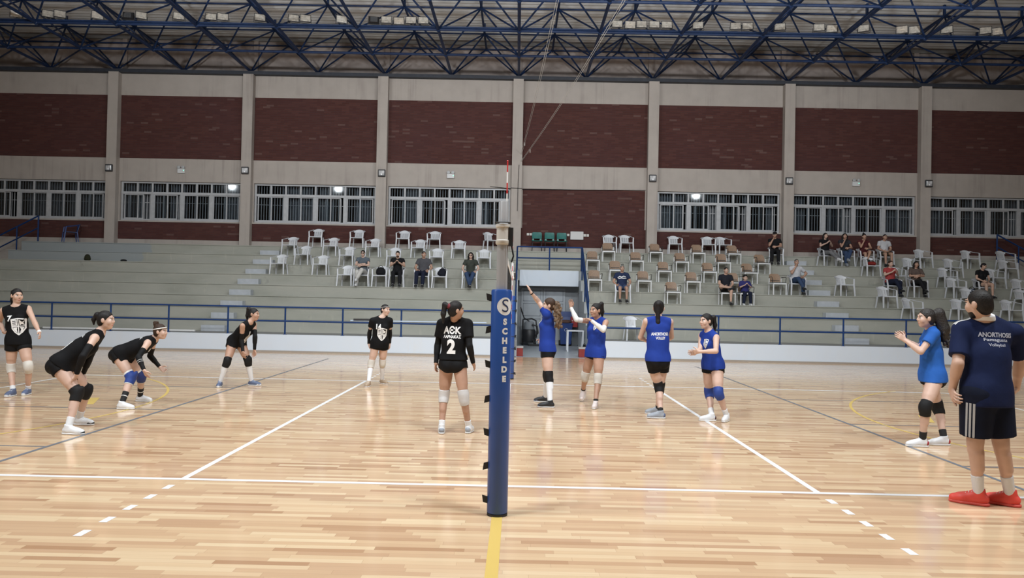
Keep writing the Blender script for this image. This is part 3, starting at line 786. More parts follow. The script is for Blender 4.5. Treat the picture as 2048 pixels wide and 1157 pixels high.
# ropes and cable
for i, (xt, z0, lb) in enumerate(((1.22, 7.75, 'pair of thin pale ropes running up from the centre pillar, steeper pair'), (3.39, 7.45, 'pair of thin pale ropes running up from the centre pillar to the right, flatter pair'))):
    m = MB()
    for d in (0, .07):
        a = V3(.15 + d * .5, YC - .02, z0); b = V3(xt + d, 14.2, 11.0)
        m.tube([a + (b - a) * t - V3(0, 0, .22 * math.sin(PI * t)) for t in np.linspace(0, 1, 16)], .006, 5)
    m.tube([a + (b - a) * .1 + V3(0, 0, -.06), a + (b - a) * .1 + V3(0, -.02, -.2)], .012, 5)
    m.v = [(p[0] - .15, p[1] - YC, p[2] - z0) for p in m.v]
    tag(m.build('ceiling_rope', mat('pale rope', (.62, .59, .55), .8), loc=(.15, YC, z0)), lb, 'rope')
m = MB(); m.tube([(-1.1, YW - .02, 6.42), (-.24, YW - .03, 6.36), (-.235, YC - .03, 6.345), (.235, YC - .03, 6.335), (.24, YW - .03, 6.33), (2.8, YW - .03, 6.36), (5.35, YW - .02, 6.40)], .012, 6)
tag(m.build('cable', M_BLACK), 'thin black cable drooping along the wall above the plain brick bay', 'cable')
m = MB(); m.tube([(.08, YC - .03, 7.3), (.06, YC - .035, 6.6), (.05, YC - .03, 5.4)], .01, 6)
tag(m.build('cable', M_BLACK), 'thin dark cord hanging down the centre pillar', 'cable')
# long tubes left on the walkway and rail
m = MB(); m.tube([(-2.45, 0, .035), (2.45, 0, .035)], .034, 12)
tag(m.build('white_tube', mat('tube white', (.72, .72, .72), .4), loc=(-12.65, 17.9, .5)), 'long white tube lying on the walkway behind the left handrail', 'tube')
t = empty('pole_bundle', (-2.9, 16.66, 1.006), 0, 'long thin pole resting along the middle rail left of the near post', 'pole')
m = MB(); m.tube([(-2.05, 0, -.005), (2.1, 0, .012)], .022, 10); m.build('shaft', mat('pole pale blue', (.45, .55, .68), .35), t)
m = MB(); m.tube([(-1.95, -.02, .03), (-1.5, -.02, .035), (-.9, -.02, .0)], .03, 8); m.build('black_sleeve', M_BLACK, t)

# ---------------------------------------------------------------- things in the passage
M_BIN = mat('bin blue', (.012, .04, .17), .4)
t = empty('wheelie_bin', (2.02, 23.2, 0), 0, 'dark blue wheelie bin standing open against the grey passage doors', 'bin')
m = MB(); m.frust((0, 0, .06), (.2, .24), (0, 0, .86), (.25, .29)); m.box(-.27, .27, -.3, .3, .84, .89); m.build('bin_body', M_BIN, t, bevel=.015)
m = MB(); m.sheet([[(-.26, .22, .9), (.26, .22, .9)], [(-.26, .25, 1.1), (.26, .25, 1.1)], [(-.24, .27, 1.32), (.24, .27, 1.32)]], .03); m.build('bin_lid', M_BIN, t)
for s in (-1, 1):
    m = MB(); m.lathe((s * .22, .22, .1), [(.1, -.03), (.1, .03)], 18, 'x'); m.build('wheel', M_BLACK, t)
m = MB()
for a0, a1 in ((.3, 2.0), (2.4, 4.1), (4.5, 6.2)): m.tube([(.06 * math.cos(a), -.285, .62 + .06 * math.sin(a)) for a in np.linspace(a0, a1, 8)], .006, 5)
m.build('recycling_mark', M_LET, t)
t = empty('floor_cleaner', (.6, 22.9, 0), 0, 'black floor cleaning machine with bent handle beside the passage doors', 'cleaning machine')
m = MB(); m.lathe((0, 0, 0), [(.24, .12), (.26, .16), (.26, .55), (.22, .62)], 24); m.build('motor_body', mat('machine black', (.02, .021, .024), .45), t, smooth=True)
m = MB(); m.lathe((.0, 0, 0), [(.19, .62), (.2, .66), (.18, .88), (.12, .92)], 24); m.build('clear_tank', mat('tank grey', (.25, .27, .29), .2), t, smooth=True)
m = MB(); m.tube([(-.24, .15, .4), (-.24, .17, .98), (.1, .2, 1.02), (.26, .1, .95), (.3, -.05, .6), (.28, -.1, .3)], .028, 8); m.build('frame', M_BLACK, t)
m = MB(); m.tube([(-.0, 0, .92), (-.2, -.1, 1.05), (-.3, -.15, 1.3), (-.34, -.12, 1.45), (-.25, -.1, 1.2)], .022, 8); m.tube([(.2, -.2, .3), (.34, -.25, .5), (.3, -.2, .75), (.1, -.2, .8)], .03, 8); m.build('hose', M_BLACK, t)
for s in (-1, 1):
    m = MB(); m.lathe((s * .25, .1, .13), [(.13, -.025), (.13, .025)], 20, 'x'); m.build('wheel', M_BLACK, t)
m = MB(); m.box(-.02, .42, -.42, -.2, .0, .07); m.tube([(.2, -.3, .06), (.12, -.15, .3)], .03, 8); m.build('nozzle', M_BLACK, t, bevel=.01)
M_REDB = mat('red box paint', (.23, .025, .02), .5, var=.1)
for (x, y, lb) in ((.19, 17.05, 'dark red box with grey lid at the left mouth of the passage'), (2.2, 17.15, 'dark red box at the right mouth of the passage')):
    t = empty('red_box', (x, y, 0), 0, lb, 'box')
    m = MB(); m.box(-.14, .14, -.16, .16, 0, .26); m.build('box_body', M_REDB, t, bevel=.006)
    m = MB(); m.box(-.15, .15, -.17, .17, .26, .31); m.build('lid', mat('lid grey', (.4, .39, .38), .5), t, bevel=.006)
t = empty('red_cabinet', (2.46, 23.1, .93), 0, 'small red cabinet on the passage wall beside the blue bin', 'cabinet')
m = MB(); m.box(-.26, 0, -.12, .12, -.2, .2); m.build('cabinet_body', mat('cabinet red', (.30, .02, .02), .45), t, bevel=.008)
m = MB(); m.lathe((-.2, -.125, .05), [(.02, 0), (.02, -.012)], 12, 'y'); m.build('knob', M_STEELW, t)
t = empty('side_table', (2.14, 19.9, 0), 0, 'white frame table at the right of the passage floor', 'table')
m = MB(); m.box(-.29, .29, -.25, .25, .69, .73); m.build('tabletop', M_WPLAS, t, bevel=.006)
for sx in (-1, 1):
    for sy in (-1, 1):
        m = MB(); m.box(sx * .26 - .025, sx * .26 + .025, sy * .22 - .025, sy * .22 + .025, 0, .69); m.build('leg', M_WPLAS, t, bevel=.004)
    m = MB(); m.box(sx * .26 - .02, sx * .26 + .02, -.2, .2, .0, .04); m.build('foot_rail', M_WPLAS, t)
t = empty('tape_reel', (1.5, 22.3, .11), 0, 'small yellow and black reel on the passage floor behind the server', 'reel')
m = MB(); m.lathe((0, 0, 0), [(.11, -.05), (.11, -.035), (.07, -.03), (.07, .03), (.11, .035), (.11, .05)], 20, 'y'); m.build('spool', mat('reel yellow', (.5, .38, .04), .45), t)
m = MB(); m.lathe((0, 0, 0), [(.085, -.028), (.085, .028)], 20, 'y'); m.build('tape', M_BLACK, t)

# ---------------------------------------------------------------- smooth bodies from blended rounded shapes
f32 = np.float32
def RC(a, b, ra, rb, k=.02, cuts=(), flat=None, op='add'):
    """rounded cone from a to b; flat=(direction, ratio) squashes the section; cuts=(point, outward normal)"""
    a = np.asarray(a, float); b = np.asarray(b, float); r = max(ra, rb)
    def f(X, Y, Z):
        x, y, z = X - f32(a[0]), Y - f32(a[1]), Z - f32(a[2]); d = b - a; L = max(d @ d, 1e-9)
        t = np.clip((x * f32(d[0]) + y * f32(d[1]) + z * f32(d[2])) / f32(L), 0, 1)
        x, y, z = x - t * f32(d[0]), y - t * f32(d[1]), z - t * f32(d[2])
        q = x * x + y * y + z * z
        if flat is not None:
            n, ra_ = flat; c = x * f32(n[0]) + y * f32(n[1]) + z * f32(n[2]); q = q + c * c * f32(1 / ra_ ** 2 - 1)
        D = np.sqrt(q) - (f32(ra) + f32(rb - ra) * t)
        for p, n in cuts: D = np.maximum(D, (X - f32(p[0])) * f32(n[0]) + (Y - f32(p[1])) * f32(n[1]) + (Z - f32(p[2])) * f32(n[2]))
        return D
    return dict(f=f, lo=np.minimum(a, b) - r, hi=np.maximum(a, b) + r, k=k, op=op)
def EL(c, ax, rad, k=.02, cuts=(), op='add'):
    c = np.asarray(c, float); A = [nrm(v) for v in ax]; R = max(rad)
    def f(X, Y, Z):
        x, y, z = X - f32(c[0]), Y - f32(c[1]), Z - f32(c[2]); q0 = 0; q1 = 0
        for v, r in zip(A, rad):
            u = x * f32(v[0]) + y * f32(v[1]) + z * f32(v[2]); q0 = q0 + (u / f32(r)) ** 2; q1 = q1 + (u / f32(r * r)) ** 2
        k0 = np.sqrt(q0); D = k0 * (k0 - 1) / np.maximum(np.sqrt(q1), 1e-6)
        for p, n in cuts: D = np.maximum(D, (X - f32(p[0])) * f32(n[0]) + (Y - f32(p[1])) * f32(n[1]) + (Z - f32(p[2])) * f32(n[2]))
        return D
    return dict(f=f, lo=c - R, hi=c + R, k=k, op=op)
CORN = np.array([(i, j, k) for i in (0, 1) for j in (0, 1) for k in (0, 1)])
EDG = [(a, b) for a in range(8) for b in range(a + 1, 8) if np.abs(CORN[a] - CORN[b]).sum() == 1]
def polygonise(prims, h, cuts=()):
    add = [p for p in prims if p['op'] == 'add']
    lo = np.min([p['lo'] for p in add], 0) - 2.5 * h; hi = np.max([p['hi'] for p in add], 0) + 2.5 * h
    n = np.ceil((hi - lo) / h).astype(int) + 1
    ax = [(lo[i] + h * np.arange(n[i])).astype(f32) for i in range(3)]
    F = np.full(n, 5., f32)
    for p in prims:
        pad = p['k'] + 2.5 * h
        i0 = np.clip(np.floor((p['lo'] - pad - lo) / h).astype(int), 0, n); i1 = np.clip(np.ceil((p['hi'] + pad - lo) / h).astype(int) + 1, 0, n)
        if (i1 <= i0).any(): continue
        s = tuple(slice(a, b) for a, b in zip(i0, i1))
        X, Y, Z = ax[0][s[0]][:, None, None], ax[1][s[1]][None, :, None], ax[2][s[2]][None, None, :]
        D = p['f'](X, Y, Z).astype(f32); A = F[s]; k = f32(max(p['k'], 1e-4))
        if p['op'] == 'add':
            w = np.clip(.5 + .5 * (D - A) / k, 0, 1); F[s] = D * (1 - w) + A * w - k * w * (1 - w)
        else:
            D = -D; w = np.clip(.5 - .5 * (D - A) / k, 0, 1); F[s] = D * (1 - w) + A * w + k * w * (1 - w)
    for p, nn in cuts:
        F = np.maximum(F, ((ax[0] - f32(p[0])) * f32(nn[0]))[:, None, None] + ((ax[1] - f32(p[1])) * f32(nn[1]))[None, :, None] + ((ax[2] - f32(p[2])) * f32(nn[2]))[None, None, :])
    S = F < 0
    c = [S[i:n[0] - 1 + i, j:n[1] - 1 + j, k:n[2] - 1 + k] for i, j, k in CORN]
    anyv = np.logical_or.reduce(c); allv = np.logical_and.reduce(c); act = anyv & ~allv
    I = np.argwhere(act); idx = np.full(act.shape, -1, np.int32); idx[act] = np.arange(len(I))
    V = np.stack([F[I[:, 0] + i, I[:, 1] + j, I[:, 2] + k] for i, j, k in CORN], 1)
    P = np.zeros((len(I), 3)); cnt = np.zeros(len(I))
    for a, b in EDG:
        va, vb = V[:, a], V[:, b]; m = (va < 0) != (vb < 0); t = va[m] / (va[m] - vb[m])
        P[m] += CORN[a] + (CORN[b] - CORN[a]) * t[:, None]; cnt[m] += 1
    P = lo + h * (I + P / cnt[:, None])
    quads = []
    for d in range(3):
        e1, e2 = (d + 1) % 3, (d + 2) % 3
        sl0 = [slice(None)] * 3; sl1 = [slice(None)] * 3; sl0[d] = slice(0, n[d] - 1); sl1[d] = slice(1, n[d])
        A, B = S[tuple(sl0)], S[tuple(sl1)]; E = np.argwhere(A != B)
        E = E[(E[:, e1] > 0) & (E[:, e2] > 0) & (E[:, e1] < n[e1] - 1) & (E[:, e2] < n[e2] - 1)]
        ins = A[E[:, 0], E[:, 1], E[:, 2]]; o1 = np.zeros(3, int); o1[e1] = 1; o2 = np.zeros(3, int); o2[e2] = 1
        g = lambda q: idx[q[:, 0], q[:, 1], q[:, 2]]
        Q = np.stack([g(E - o1 - o2), g(E - o2), g(E), g(E - o1)], 1)
        Q[~ins] = Q[~ins][:, ::-1]; quads.append(Q)
    Q = np.concatenate(quads); Q = Q[(Q >= 0).all(1)]
    return P, Q
def np_mesh(name, P, Q, mats, mi=None):
    me = bpy.data.meshes.new(name); me.vertices.add(len(P)); me.vertices.foreach_set('co', P.astype(f32).ravel())
    me.loops.add(Q.size); me.loops.foreach_set('vertex_index', Q.astype(np.int32).ravel())
    me.polygons.add(len(Q)); me.polygons.foreach_set('loop_start', np.arange(0, Q.size, 4, dtype=np.int32))
    for m in (mats if isinstance(mats, (list, tuple)) else [mats]): me.materials.append(m)
    if mi is not None: me.polygons.foreach_set('material_index', mi.astype(np.int32))
    me.update(calc_edges=True); me.polygons.foreach_set('use_smooth', np.ones(len(Q), bool)); me.validate()
    return me
def blob(name, prims, h, m, parent=None, loc=(0, 0, 0), cuts=()):
    P, Q = polygonise(prims, h, cuts)
    if not len(Q): return None
    o = bpy.data.objects.new(name, np_mesh(name, P - np.asarray(loc), Q, m)); C.objects.link(o)
    if parent: o.parent = parent
    else: o.location = loc
    return o
def fv(deg): a = math.radians(deg); return V3(math.sin(a), math.cos(a), 0)
def perp(v, n): return nrm(v - n * (v @ n))

def hand_prims(w, tip, palm, left, s, curl, thin):
    """palm with four unequal bent fingers and a thumb leaving the side of the palm"""
    d = nrm(tip - w); n = perp(palm, d); t = np.cross(n, d) if left else np.cross(d, n)     # t: thumb side
    out = []; K = w + d * .078 * s
    for i, (o, L) in enumerate(((.027, .062), (.009, .07), (-.009, .066), (-.026, .052))):
        kn = K + t * o * s - d * .006 * s * abs(i - 1)
        out.append(RC(w + t * o * .5 * s + d * .005, kn, .0135 * s, .0115 * s, .012, flat=(n, .85)))
        dr = nrm(d + t * o * (5.5 - 3 * curl)); p = kn; ang = curl * .5
        for q, (fl, rr) in enumerate(((.45, 1.), (.32, .92), (.26, .82))):
            a = ang + curl * .75 * q; dd = dr * math.cos(a) + n * math.sin(a); e = p + dd * L * s * fl
            out.append(RC(p, e, thin * rr * s, thin * rr * .95 * s, .004)); p = e
    b = w + d * .02 * s + t * .018 * s; m1 = b + (d * .55 + t * .75 + n * .3) * .042 * s; m2 = m1 + (d * .85 + t * .35 + n * .3) * .03 * s; m3 = m2 + (d * .95 + t * .1 + n * .25) * .024 * s
    out += [RC(b, m1, .015 * s, .0115 * s, .012), RC(m1, m2, .0105 * s, .0095 * s, .005), RC(m2, m3, .0095 * s, .0075 * s, .004)]
    return out

class Fig: pass
def skeleton(p):
    q = Fig(); J = {k: np.array(v, float) for k, v in p['j'].items()}; q.J = J; q.H = p['H']; s = q.s = p['H'] / 1.72; q.male = p.get('male', False); q.w = p.get('w', 1.)
    q.up = nrm(J['nb'] - J['pl']); q.cl = perp(J['ls'] - J['rs'], q.up); q.cf = np.cross(q.cl, q.up)
    bf = fv(p['bf']); q.pl = V3(-bf[1], bf[0], 0)
    pu = nrm(q.up + V3(0, 0, .6)); q.pu = perp(pu, q.pl); q.pf = np.cross(q.pl, q.pu)
    J['lh'] = J['pl'] + .055 * q.H * q.pl; J['rh'] = J['pl'] - .055 * q.H * q.pl
    hv = p.get('hv'); q.hf = nrm(hv) if hv is not None else nrm(fv(p['hf']) + V3(0, 0, p.get('hp', -.05)))
    nk = nrm(J['hd'] - J['nb']); q.hu = perp(V3(0, 0, 1) + .25 * nk, q.hf); q.hl = np.cross(q.hu, q.hf)
    q.fd = dict(l=fv(p['ly']), r=fv(p['ry'])); q.fp = p.get('fp', {})
    return q
def torso(q, inf=0., k=.05):
    J, s, w, up = q.J, q.s, q.w, q.up; T = J['nb'] - J['pl']; L = np.linalg.norm(T); P = J['pl']
    hipw = .052 if not q.male else .04
    sw = np.linalg.norm(J['ls'] - J['rs']) / 2
    a = [RC(P + q.pl * hipw * s + q.pu * .035, P - q.pl * hipw * s + q.pu * .035, .112 * s * w + inf, .112 * s * w + inf, k, flat=(q.pf, .92)),
         RC(P + q.pu * .06 * s, P + T * .52, .122 * s * w + inf, .128 * s * w + inf, k, flat=(q.cf, .74 if not q.male else .86)),
         RC(P + T * .5, P + T * .80, .132 * s * w + inf, .118 * s * w + inf, k, flat=(q.cf, .74)),
         RC(P + T * .80 + q.cl * sw * .5, P + T * .80 - q.cl * sw * .5, .085 * s + inf, .085 * s + inf, .05, flat=(q.cf, .9)),
         RC(J['nb'] + up * .015, J['ls'] - up * .002 - q.cl * .012, .05 * s + inf, .05 * s + inf, .04), RC(J['nb'] + up * .015, J['rs'] - up * .002 + q.cl * .012, .05 * s + inf, .05 * s + inf, .04)]
    for sd in (1, -1):
        a.append(EL(P + q.pl * sd * .062 * s - q.pf * .05 * s - q.pu * .02 * s, (q.pl, q.pf, q.pu), (.088 * s * w + inf, (.085 if not q.male else .06) * s * w + inf, .095 * s * w + inf), .04))
        if not q.male: a.append(EL(P + T * .66 + q.cl * sd * .068 * s + q.cf * .082 * s, (q.cl, q.cf, up), (.06 * s + inf, .05 * s + inf, .062 * s + inf), .04))
    return a
def leg(q, sd, inf=0., k=.03, kk=None):
    J, s, w = q.J, q.s, q.w; h, kn, an = J[sd + 'h'] - q.pl * (.014 if sd == 'l' else -.014) * s, J[sd + 'k'], J[sd + 'a']; th = kn - h; sh = an - kn
    fw = perp(q.pf, nrm(sh)); bk = -fw
    return [RC(h + q.pu * .02, kn - th * .06, .091 * s * w + inf, .06 * s + inf, k), RC(h + th * .15 + fw * .008, h + th * .6 + fw * .008, .088 * s * w + inf, .074 * s * w + inf, k),
            RC(kn - th * .08, kn + sh * .08, .057 * s + inf, .054 * s + inf, .02), RC(kn + sh * .05, an, .053 * s + inf, .034 * s + inf, .02),
            RC(kn + sh * .15 + bk * .016 * s, kn + sh * .45 + bk * .018 * s, .048 * s + inf, .042 * s + inf, .02)]
def arm(q, sd, inf=0., k=.03):
    J, s = q.J, q.s * (1.12 if q.male else .97); a, e, w = J[sd + 's'], J[sd + 'e'], J[sd + 'w']; f = w - e
    return [RC(a, e, .049 * s + inf, .037 * s + inf, k), RC(e, w, .037 * s + inf, .0255 * s + inf, .015), RC(e + f * .12, e + f * .42, .04 * s + inf, .036 * s + inf, .015)]
def seg_cut(a, b, t0, t1):
    d = nrm(b - a); return ((a + (b - a) * t0, -d), (a + (b - a) * t1, d))
def head(q):
    c = q.J['hd']; f, l, u = q.hf, q.hl, q.hu; s = q.s * (1. if not hasattr(q, 'hs') else q.hs)
    at = lambda x, y, z: c + (f * x + l * y + u * z) * s
    e = lambda x, y, z, r, k=.02, op='add': EL(at(x, y, z), (f, l, u), tuple(v * s for v in r), k * s, op=op)
    a = [e(-.012, 0, .025, (.094, .075, .09)), e(.022, 0, -.045, (.066, .056, .068), .03), e(.052, 0, -.088, (.026, .026, .02), .025),
         RC(at(.082, 0, .03), at(.102, 0, -.014), .0085 * s, .0105 * s, .01), RC(at(.095, .010, -.02), at(.095, -.010, -.02), .0075 * s, .0075 * s, .008),
         RC(at(.078, .036, .036), at(.084, .01, .032), .01 * s, .009 * s, .008), RC(at(.078, -.036, .036), at(.084, -.01, .032), .01 * s, .009 * s, .008),
         RC(at(.080, .019, -.051), at(.084, 0, -.052), .0075 * s, .009 * s, .008), RC(at(.080, -.019, -.051), at(.084, 0, -.052), .0075 * s, .009 * s, .008), RC(at(.078, .013, -.065), at(.078, -.013, -.065), .0085 * s, .0085 * s, .008)]
    for y in (1, -1):
        a += [e(.064, y * .043, -.02, (.022, .02, .026), .03), e(-.008, y * .076, .0, (.022, .012, .032), .006)]
        a.append(e(.098, y * .033, .014, (.016, .017, .011), .008, 'sub')); a.append(e(.070, y * .032, .013, (.016, .0145, .0125), .004))
    return a, at
def face_mi(q, P, Q):
    """material slots of the face: 0 skin, 1 eye white, 2 iris/brow, 3 lips"""
    c = P[Q].mean(1) - q.J['hd']; s = q.s * (1. if not hasattr(q, 'hs') else q.hs)
    x, y, z = c @ q.hf / s, np.abs(c @ q.hl) / s, c @ q.hu / s; mi = np.zeros(len(Q), int)
    near = (x > .055) & (x < .112) & (np.abs(z) < .12) & (y < .08)
    mi[near & (np.abs(z - .0135) < .0085) & (np.abs(y - .032) < .0135)] = 1
    mi[near & (np.abs(z - .0135) < .009) & (np.abs(y - .031) < .0062)] = 2
    mi[near & (np.abs(z - .0215) < .002) & (np.abs(y - .033) < .015)] = 2
    mi[near & (np.abs(z - .0375) < .004) & (np.abs(y - .035) < .017)] = 2
    mi[near & (np.abs(z + .058) < .010) & (y < .021) & (x > .07)] = 3
    return mi
SK = {}
def skin_mats(tone, hair):
    k = (tone, hair)
    if k not in SK:
        SK[k] = [mat('skin %d' % len(SK), tone, .48, var=.06, vscale=9.), mat('eye white', (.62, .6, .58), .3), mat('brow %d' % len(SK), tuple(c * .8 + .004 for c in hair), .5), mat('lips %d' % len(SK), (tone[0] * .82, tone[1] * .55, tone[2] * .55), .4)]
    return SK[k]
def hair_cap(q, r=(.099, .081, .097), line=.0, drop=0.):
    c = q.J['hd']; f, l, u = q.hf, q.hl, q.hu; s = q.s * (1. if not hasattr(q, 'hs') else q.hs); at = lambda x, y, z: c + (f * x + l * y + u * z) * s
    n = nrm(f * .81 - u * .58)
    p = [EL(at(-.014, 0, .028), (f, l, u), tuple(v * s for v in r), .01, cuts=[(at(.072 + line, 0, .074), n)]),
         EL(at(-.045, 0, -.03 - drop), (f, l, u), (.058 * s, .064 * s, .06 * s), .03, cuts=[(at(-.012, 0, .0), f)])]
    return p, at
def chain(pts, rs, k=.02): return [RC(a, b, ra, rb, k) for a, b, ra, rb in zip(pts, pts[1:], rs, rs[1:])]

def shoe(q, sd, up_m, sole_m, root, o, h, acc=None):
    J, s = q.J, q.s * (1.06 if q.male else 1.); an = J[sd + 'a']; f0 = q.fd[sd]; pitch = q.fp.get(sd, 0.)
    f = f0 * math.cos(pitch) - V3(0, 0, math.sin(pitch)); u = f0 * math.sin(pitch) + V3(0, 0, math.cos(pitch)); l = np.cross(u, f)
    b = an - u * .048 * q.H; at = lambda x, y, z: b + f * x * s + l * y * s + u * z * s
    bottom = [(at(0, 0, .016), -u)]
    pr = [RC(at(-.035, 0, .05), at(.02, 0, .052), .036 * s, .038 * s, .02), RC(at(.0, 0, .045), at(.12, 0, .040), .042 * s, .041 * s, .02), RC(at(.11, .006 if sd == 'l' else -.006, .038), at(.165, 0, .032), .042 * s, .035 * s, .02),
          RC(at(-.012, 0, .06), at(-.004, 0, .112), .041 * s, .041 * s, .015, cuts=[(at(0, 0, .118), u + f * .25)]), RC(at(.01, 0, .085), at(.085, 0, .052), .036 * s, .036 * s, .02)]
    so = blob('shoe', pr, h, up_m, root, o, cuts=bottom)
    sl = [RC(at(-.036, 0, .012), at(.02, 0, .012), .0395 * s, .040 * s, .01), RC(at(.02, 0, .012), at(.11, 0, .012), .040 * s, .047 * s, .01), RC(at(.11, 0, .012), at(.168, 0, .012), .047 * s, .034 * s, .01)]
    blob('sole', sl, h, sole_m, so, o, cuts=[(at(0, 0, .001), -u), (at(0, 0, .023), u)])
    if acc:
        ac = [RC(at(-.037, 0, .05), at(.04, 0, .052), .038 * s, .0435 * s, .01, cuts=[(at(.04, 0, 0), f), (at(0, 0, .02), -u)])] if acc[1] == 'heel' else [RC(at(.135, 0, .03), at(.168, 0, .026), .043 * s, .0345 * s, .01, cuts=[(at(.115, 0, 0), -f), (at(0, 0, .02), -u)])]
        blob('shoe_panel', ac, h, acc[0], so, o)
    for kx in (.045, .065, .085):                                        # laces across the tongue
        m = MB(); m.tube([tuple(at(kx, y, .108 - .42 * (kx - .045) - abs(y) * .3) - o) for y in (-.025, 0, .025)], .0035, 5); m.build('lace', M_LET, so)

def person(p, label, group=None, h=.0062, hc=.0085):
    q = skeleton(p); J = q.J; s = q.s
    if 'hs' in p: q.hs = p['hs']
    o = np.array([(J['la'][0] + J['ra'][0]) / 2, (J['la'][1] + J['ra'][1]) / 2, p.get('z0', 0.)])
    pr = torso(q); hp, at = head(q); thin = p.get('thin', .0082)
    pr += [RC(J['nb'] - q.up * .03, J['hd'] - q.hu * .045 * s - q.hf * .012 * s, (.056 if q.male else .05) * s, (.054 if q.male else .047) * s, .03)]
    pr += hp
    for sd in 'lr':
        pr += arm(q, sd); L = leg(q, sd)
        if sd == 'r':
            for x in L: x['k'] = min(x['k'], .012)
            L[0]['k'] = .02
        pr += L
        f = q.fd[sd]; an = J[sd + 'a']; pt = q.fp.get(sd, 0.); ff = f * math.cos(pt) - V3(0, 0, math.sin(pt))
        pr += [RC(an, an + ff * .12 * s - V3(0, 0, .045 * s), .032 * s, .024 * s, .02), RC(an, an - ff * .03 * s - V3(0, 0, .04 * s), .03 * s, .028 * s, .02)]
        pal = p.get('palm', {}).get(sd); pal = V3(*pal) if pal is not None else (-q.cl if sd == 'l' else q.cl)
        pr += hand_prims(J[sd + 'w'], J[sd + 'f'], pal, sd == 'l', s * (1.1 if q.male else 1.), p.get('curl', {}).get(sd, .45), thin)
    P, Q = polygonise(pr, h)
    root = bpy.data.objects.new('person', np_mesh('person', P - o, Q, skin_mats(p['skin'], p['hairc']), face_mi(q, P, Q))); C.objects.link(root); root.location = o
    tag(root, label, 'person', group)
    M = lambda key: p[key]
    # --- shirt
    bb = {}
    if 'shirt' in p:
        sh = p['shirt']; inf = sh.get('inf', .013); T = J['nb'] - J['pl']; hem = sh.get('hem', -.10); a = torso(q, inf)
        hd = nrm(q.up * .5 + q.pu * .5); base = J['pl'] + hd * hem * s; fl = sh.get('flare', .02)
        a.append(RC(J['pl'] + T * .5, base + hd * .03, .140 * s * q.w + inf, (.140 * q.w + fl) * s, .05, flat=(nrm(q.cf + q.pf), .82)))
        cuts = [(base, -hd)]
        for sd in 'lr':
            hq = J[sd + 'h'] - q.pl * (.02 if sd == 'l' else -.02) * s; a.append(RC(hq + q.pu * .05, hq + (J[sd + 'k'] - hq) * .22, .094 * s * q.w + inf, .094 * s * q.w + inf, .05))
        sl = sh.get('sleeve', 0.)
        for sd, sg in (('l', 1), ('r', -1)):
            S, E = J[sd + 's'], J[sd + 'e']
            if sl > 0:
                a.append(RC(S, S + (E - S) * (sl + .2), .058 * s * (1.1 if q.male else 1) + inf * .5, .062 * s * (1.1 if q.male else 1) + inf * .4, .035, cuts=[seg_cut(S, E, 0, sl)[1]]))
            else:
                d = q.cl * sg
                a.append(EL(S + d * .052 * s + nrm(E - S) * .02, (q.cl, q.cf, q.up), (.062 * s, .14 * s, .12 * s), .012, op='sub'))
        a.append(EL(J['nb'] + q.up * .055 * s + q.cf * .035 * s, (q.cl, q.cf, q.up), (.075 * s, .085 * s, .05 * s), .01, op='sub'))
        a.append(RC(J['nb'], J['hd'], (.058 if 'collar' not in sh else .074) * s, (.06 if 'collar' not in sh else .074) * s, .01, op='sub'))
        so = blob('shirt', a, hc, sh['m'], root, o, cuts); bb['shirt'] = so
        if 'collar' in sh:
            ca = nrm(J['hd'] - q.hu * .05 * s - J['nb'])
            blob('collar', [RC(J['nb'] - q.up * .02, J['hd'] - q.hf * .012 * s, .080 * s, .078 * s, .01)], hc * .8, sh['collar'], so, o, cuts=[(J['nb'] + q.up * .075 * s, nrm(q.up - q.cf * .35)), (J['nb'] - q.up * .0, -q.up)])
            if 'stripe' in sh:
                tg = bvh_of(so.data, o); d = nrm(J['ls'] - J['nb']); L = np.linalg.norm(J['ls'] - J['nb'])
                for w0 in (-.022, .0, .022):
                    decal('shoulder_stripe', poly2([(-L * .30, w0 - .007), (L * .72, w0 - .007), (L * .72, w0 + .007), (-L * .30, w0 + .007)]), (J['nb'] + J['ls']) / 2 + q.up * .02, d, np.cross(q.up, d), perp(q.up, d), tg, sh['stripe'], so, .003, .016, o)
        if 'prints' in sh:
            tg = bvh_of(so.data, o)
            for g, where, ou, ol in sh['prints']:
                n = q.cf if where == 'front' else -q.cf; r = np.cross(q.up, n)
                c = J['pl'] + T * ou + r * ol * s
                decal('print', g, c, r, q.up, n, tg, sh.get('ink', M_LET), so, .003, .016, o)
    # --- shorts or trousers
    if 'shorts' in p:
        sh = p['shorts']; inf = sh.get('inf', .007); t1 = sh.get('len', .28)
        a = torso(q, inf)[:1]
        for sd2 in (1, -1): a.append(EL(J['pl'] + q.pl * sd2 * .062 * s - q.pf * .05 * s - q.pu * .02 * s, (q.pl, q.pf, q.pu), (.088 * s * q.w + inf, (.085 if not q.male else .06) * s * q.w + inf, .095 * s * q.w + inf), .04))
        a.append(RC(J['pl'] + q.pu * .03, J['pl'] + q.pu * .13 * s, .122 * s * q.w + inf, .118 * s * q.w + inf, .05, flat=(q.pf, .84), cuts=[(J['pl'] + q.pu * .13 * s, q.pu)]))
        a = [x for x in a]
        lo = sh.get('loose', 0.)
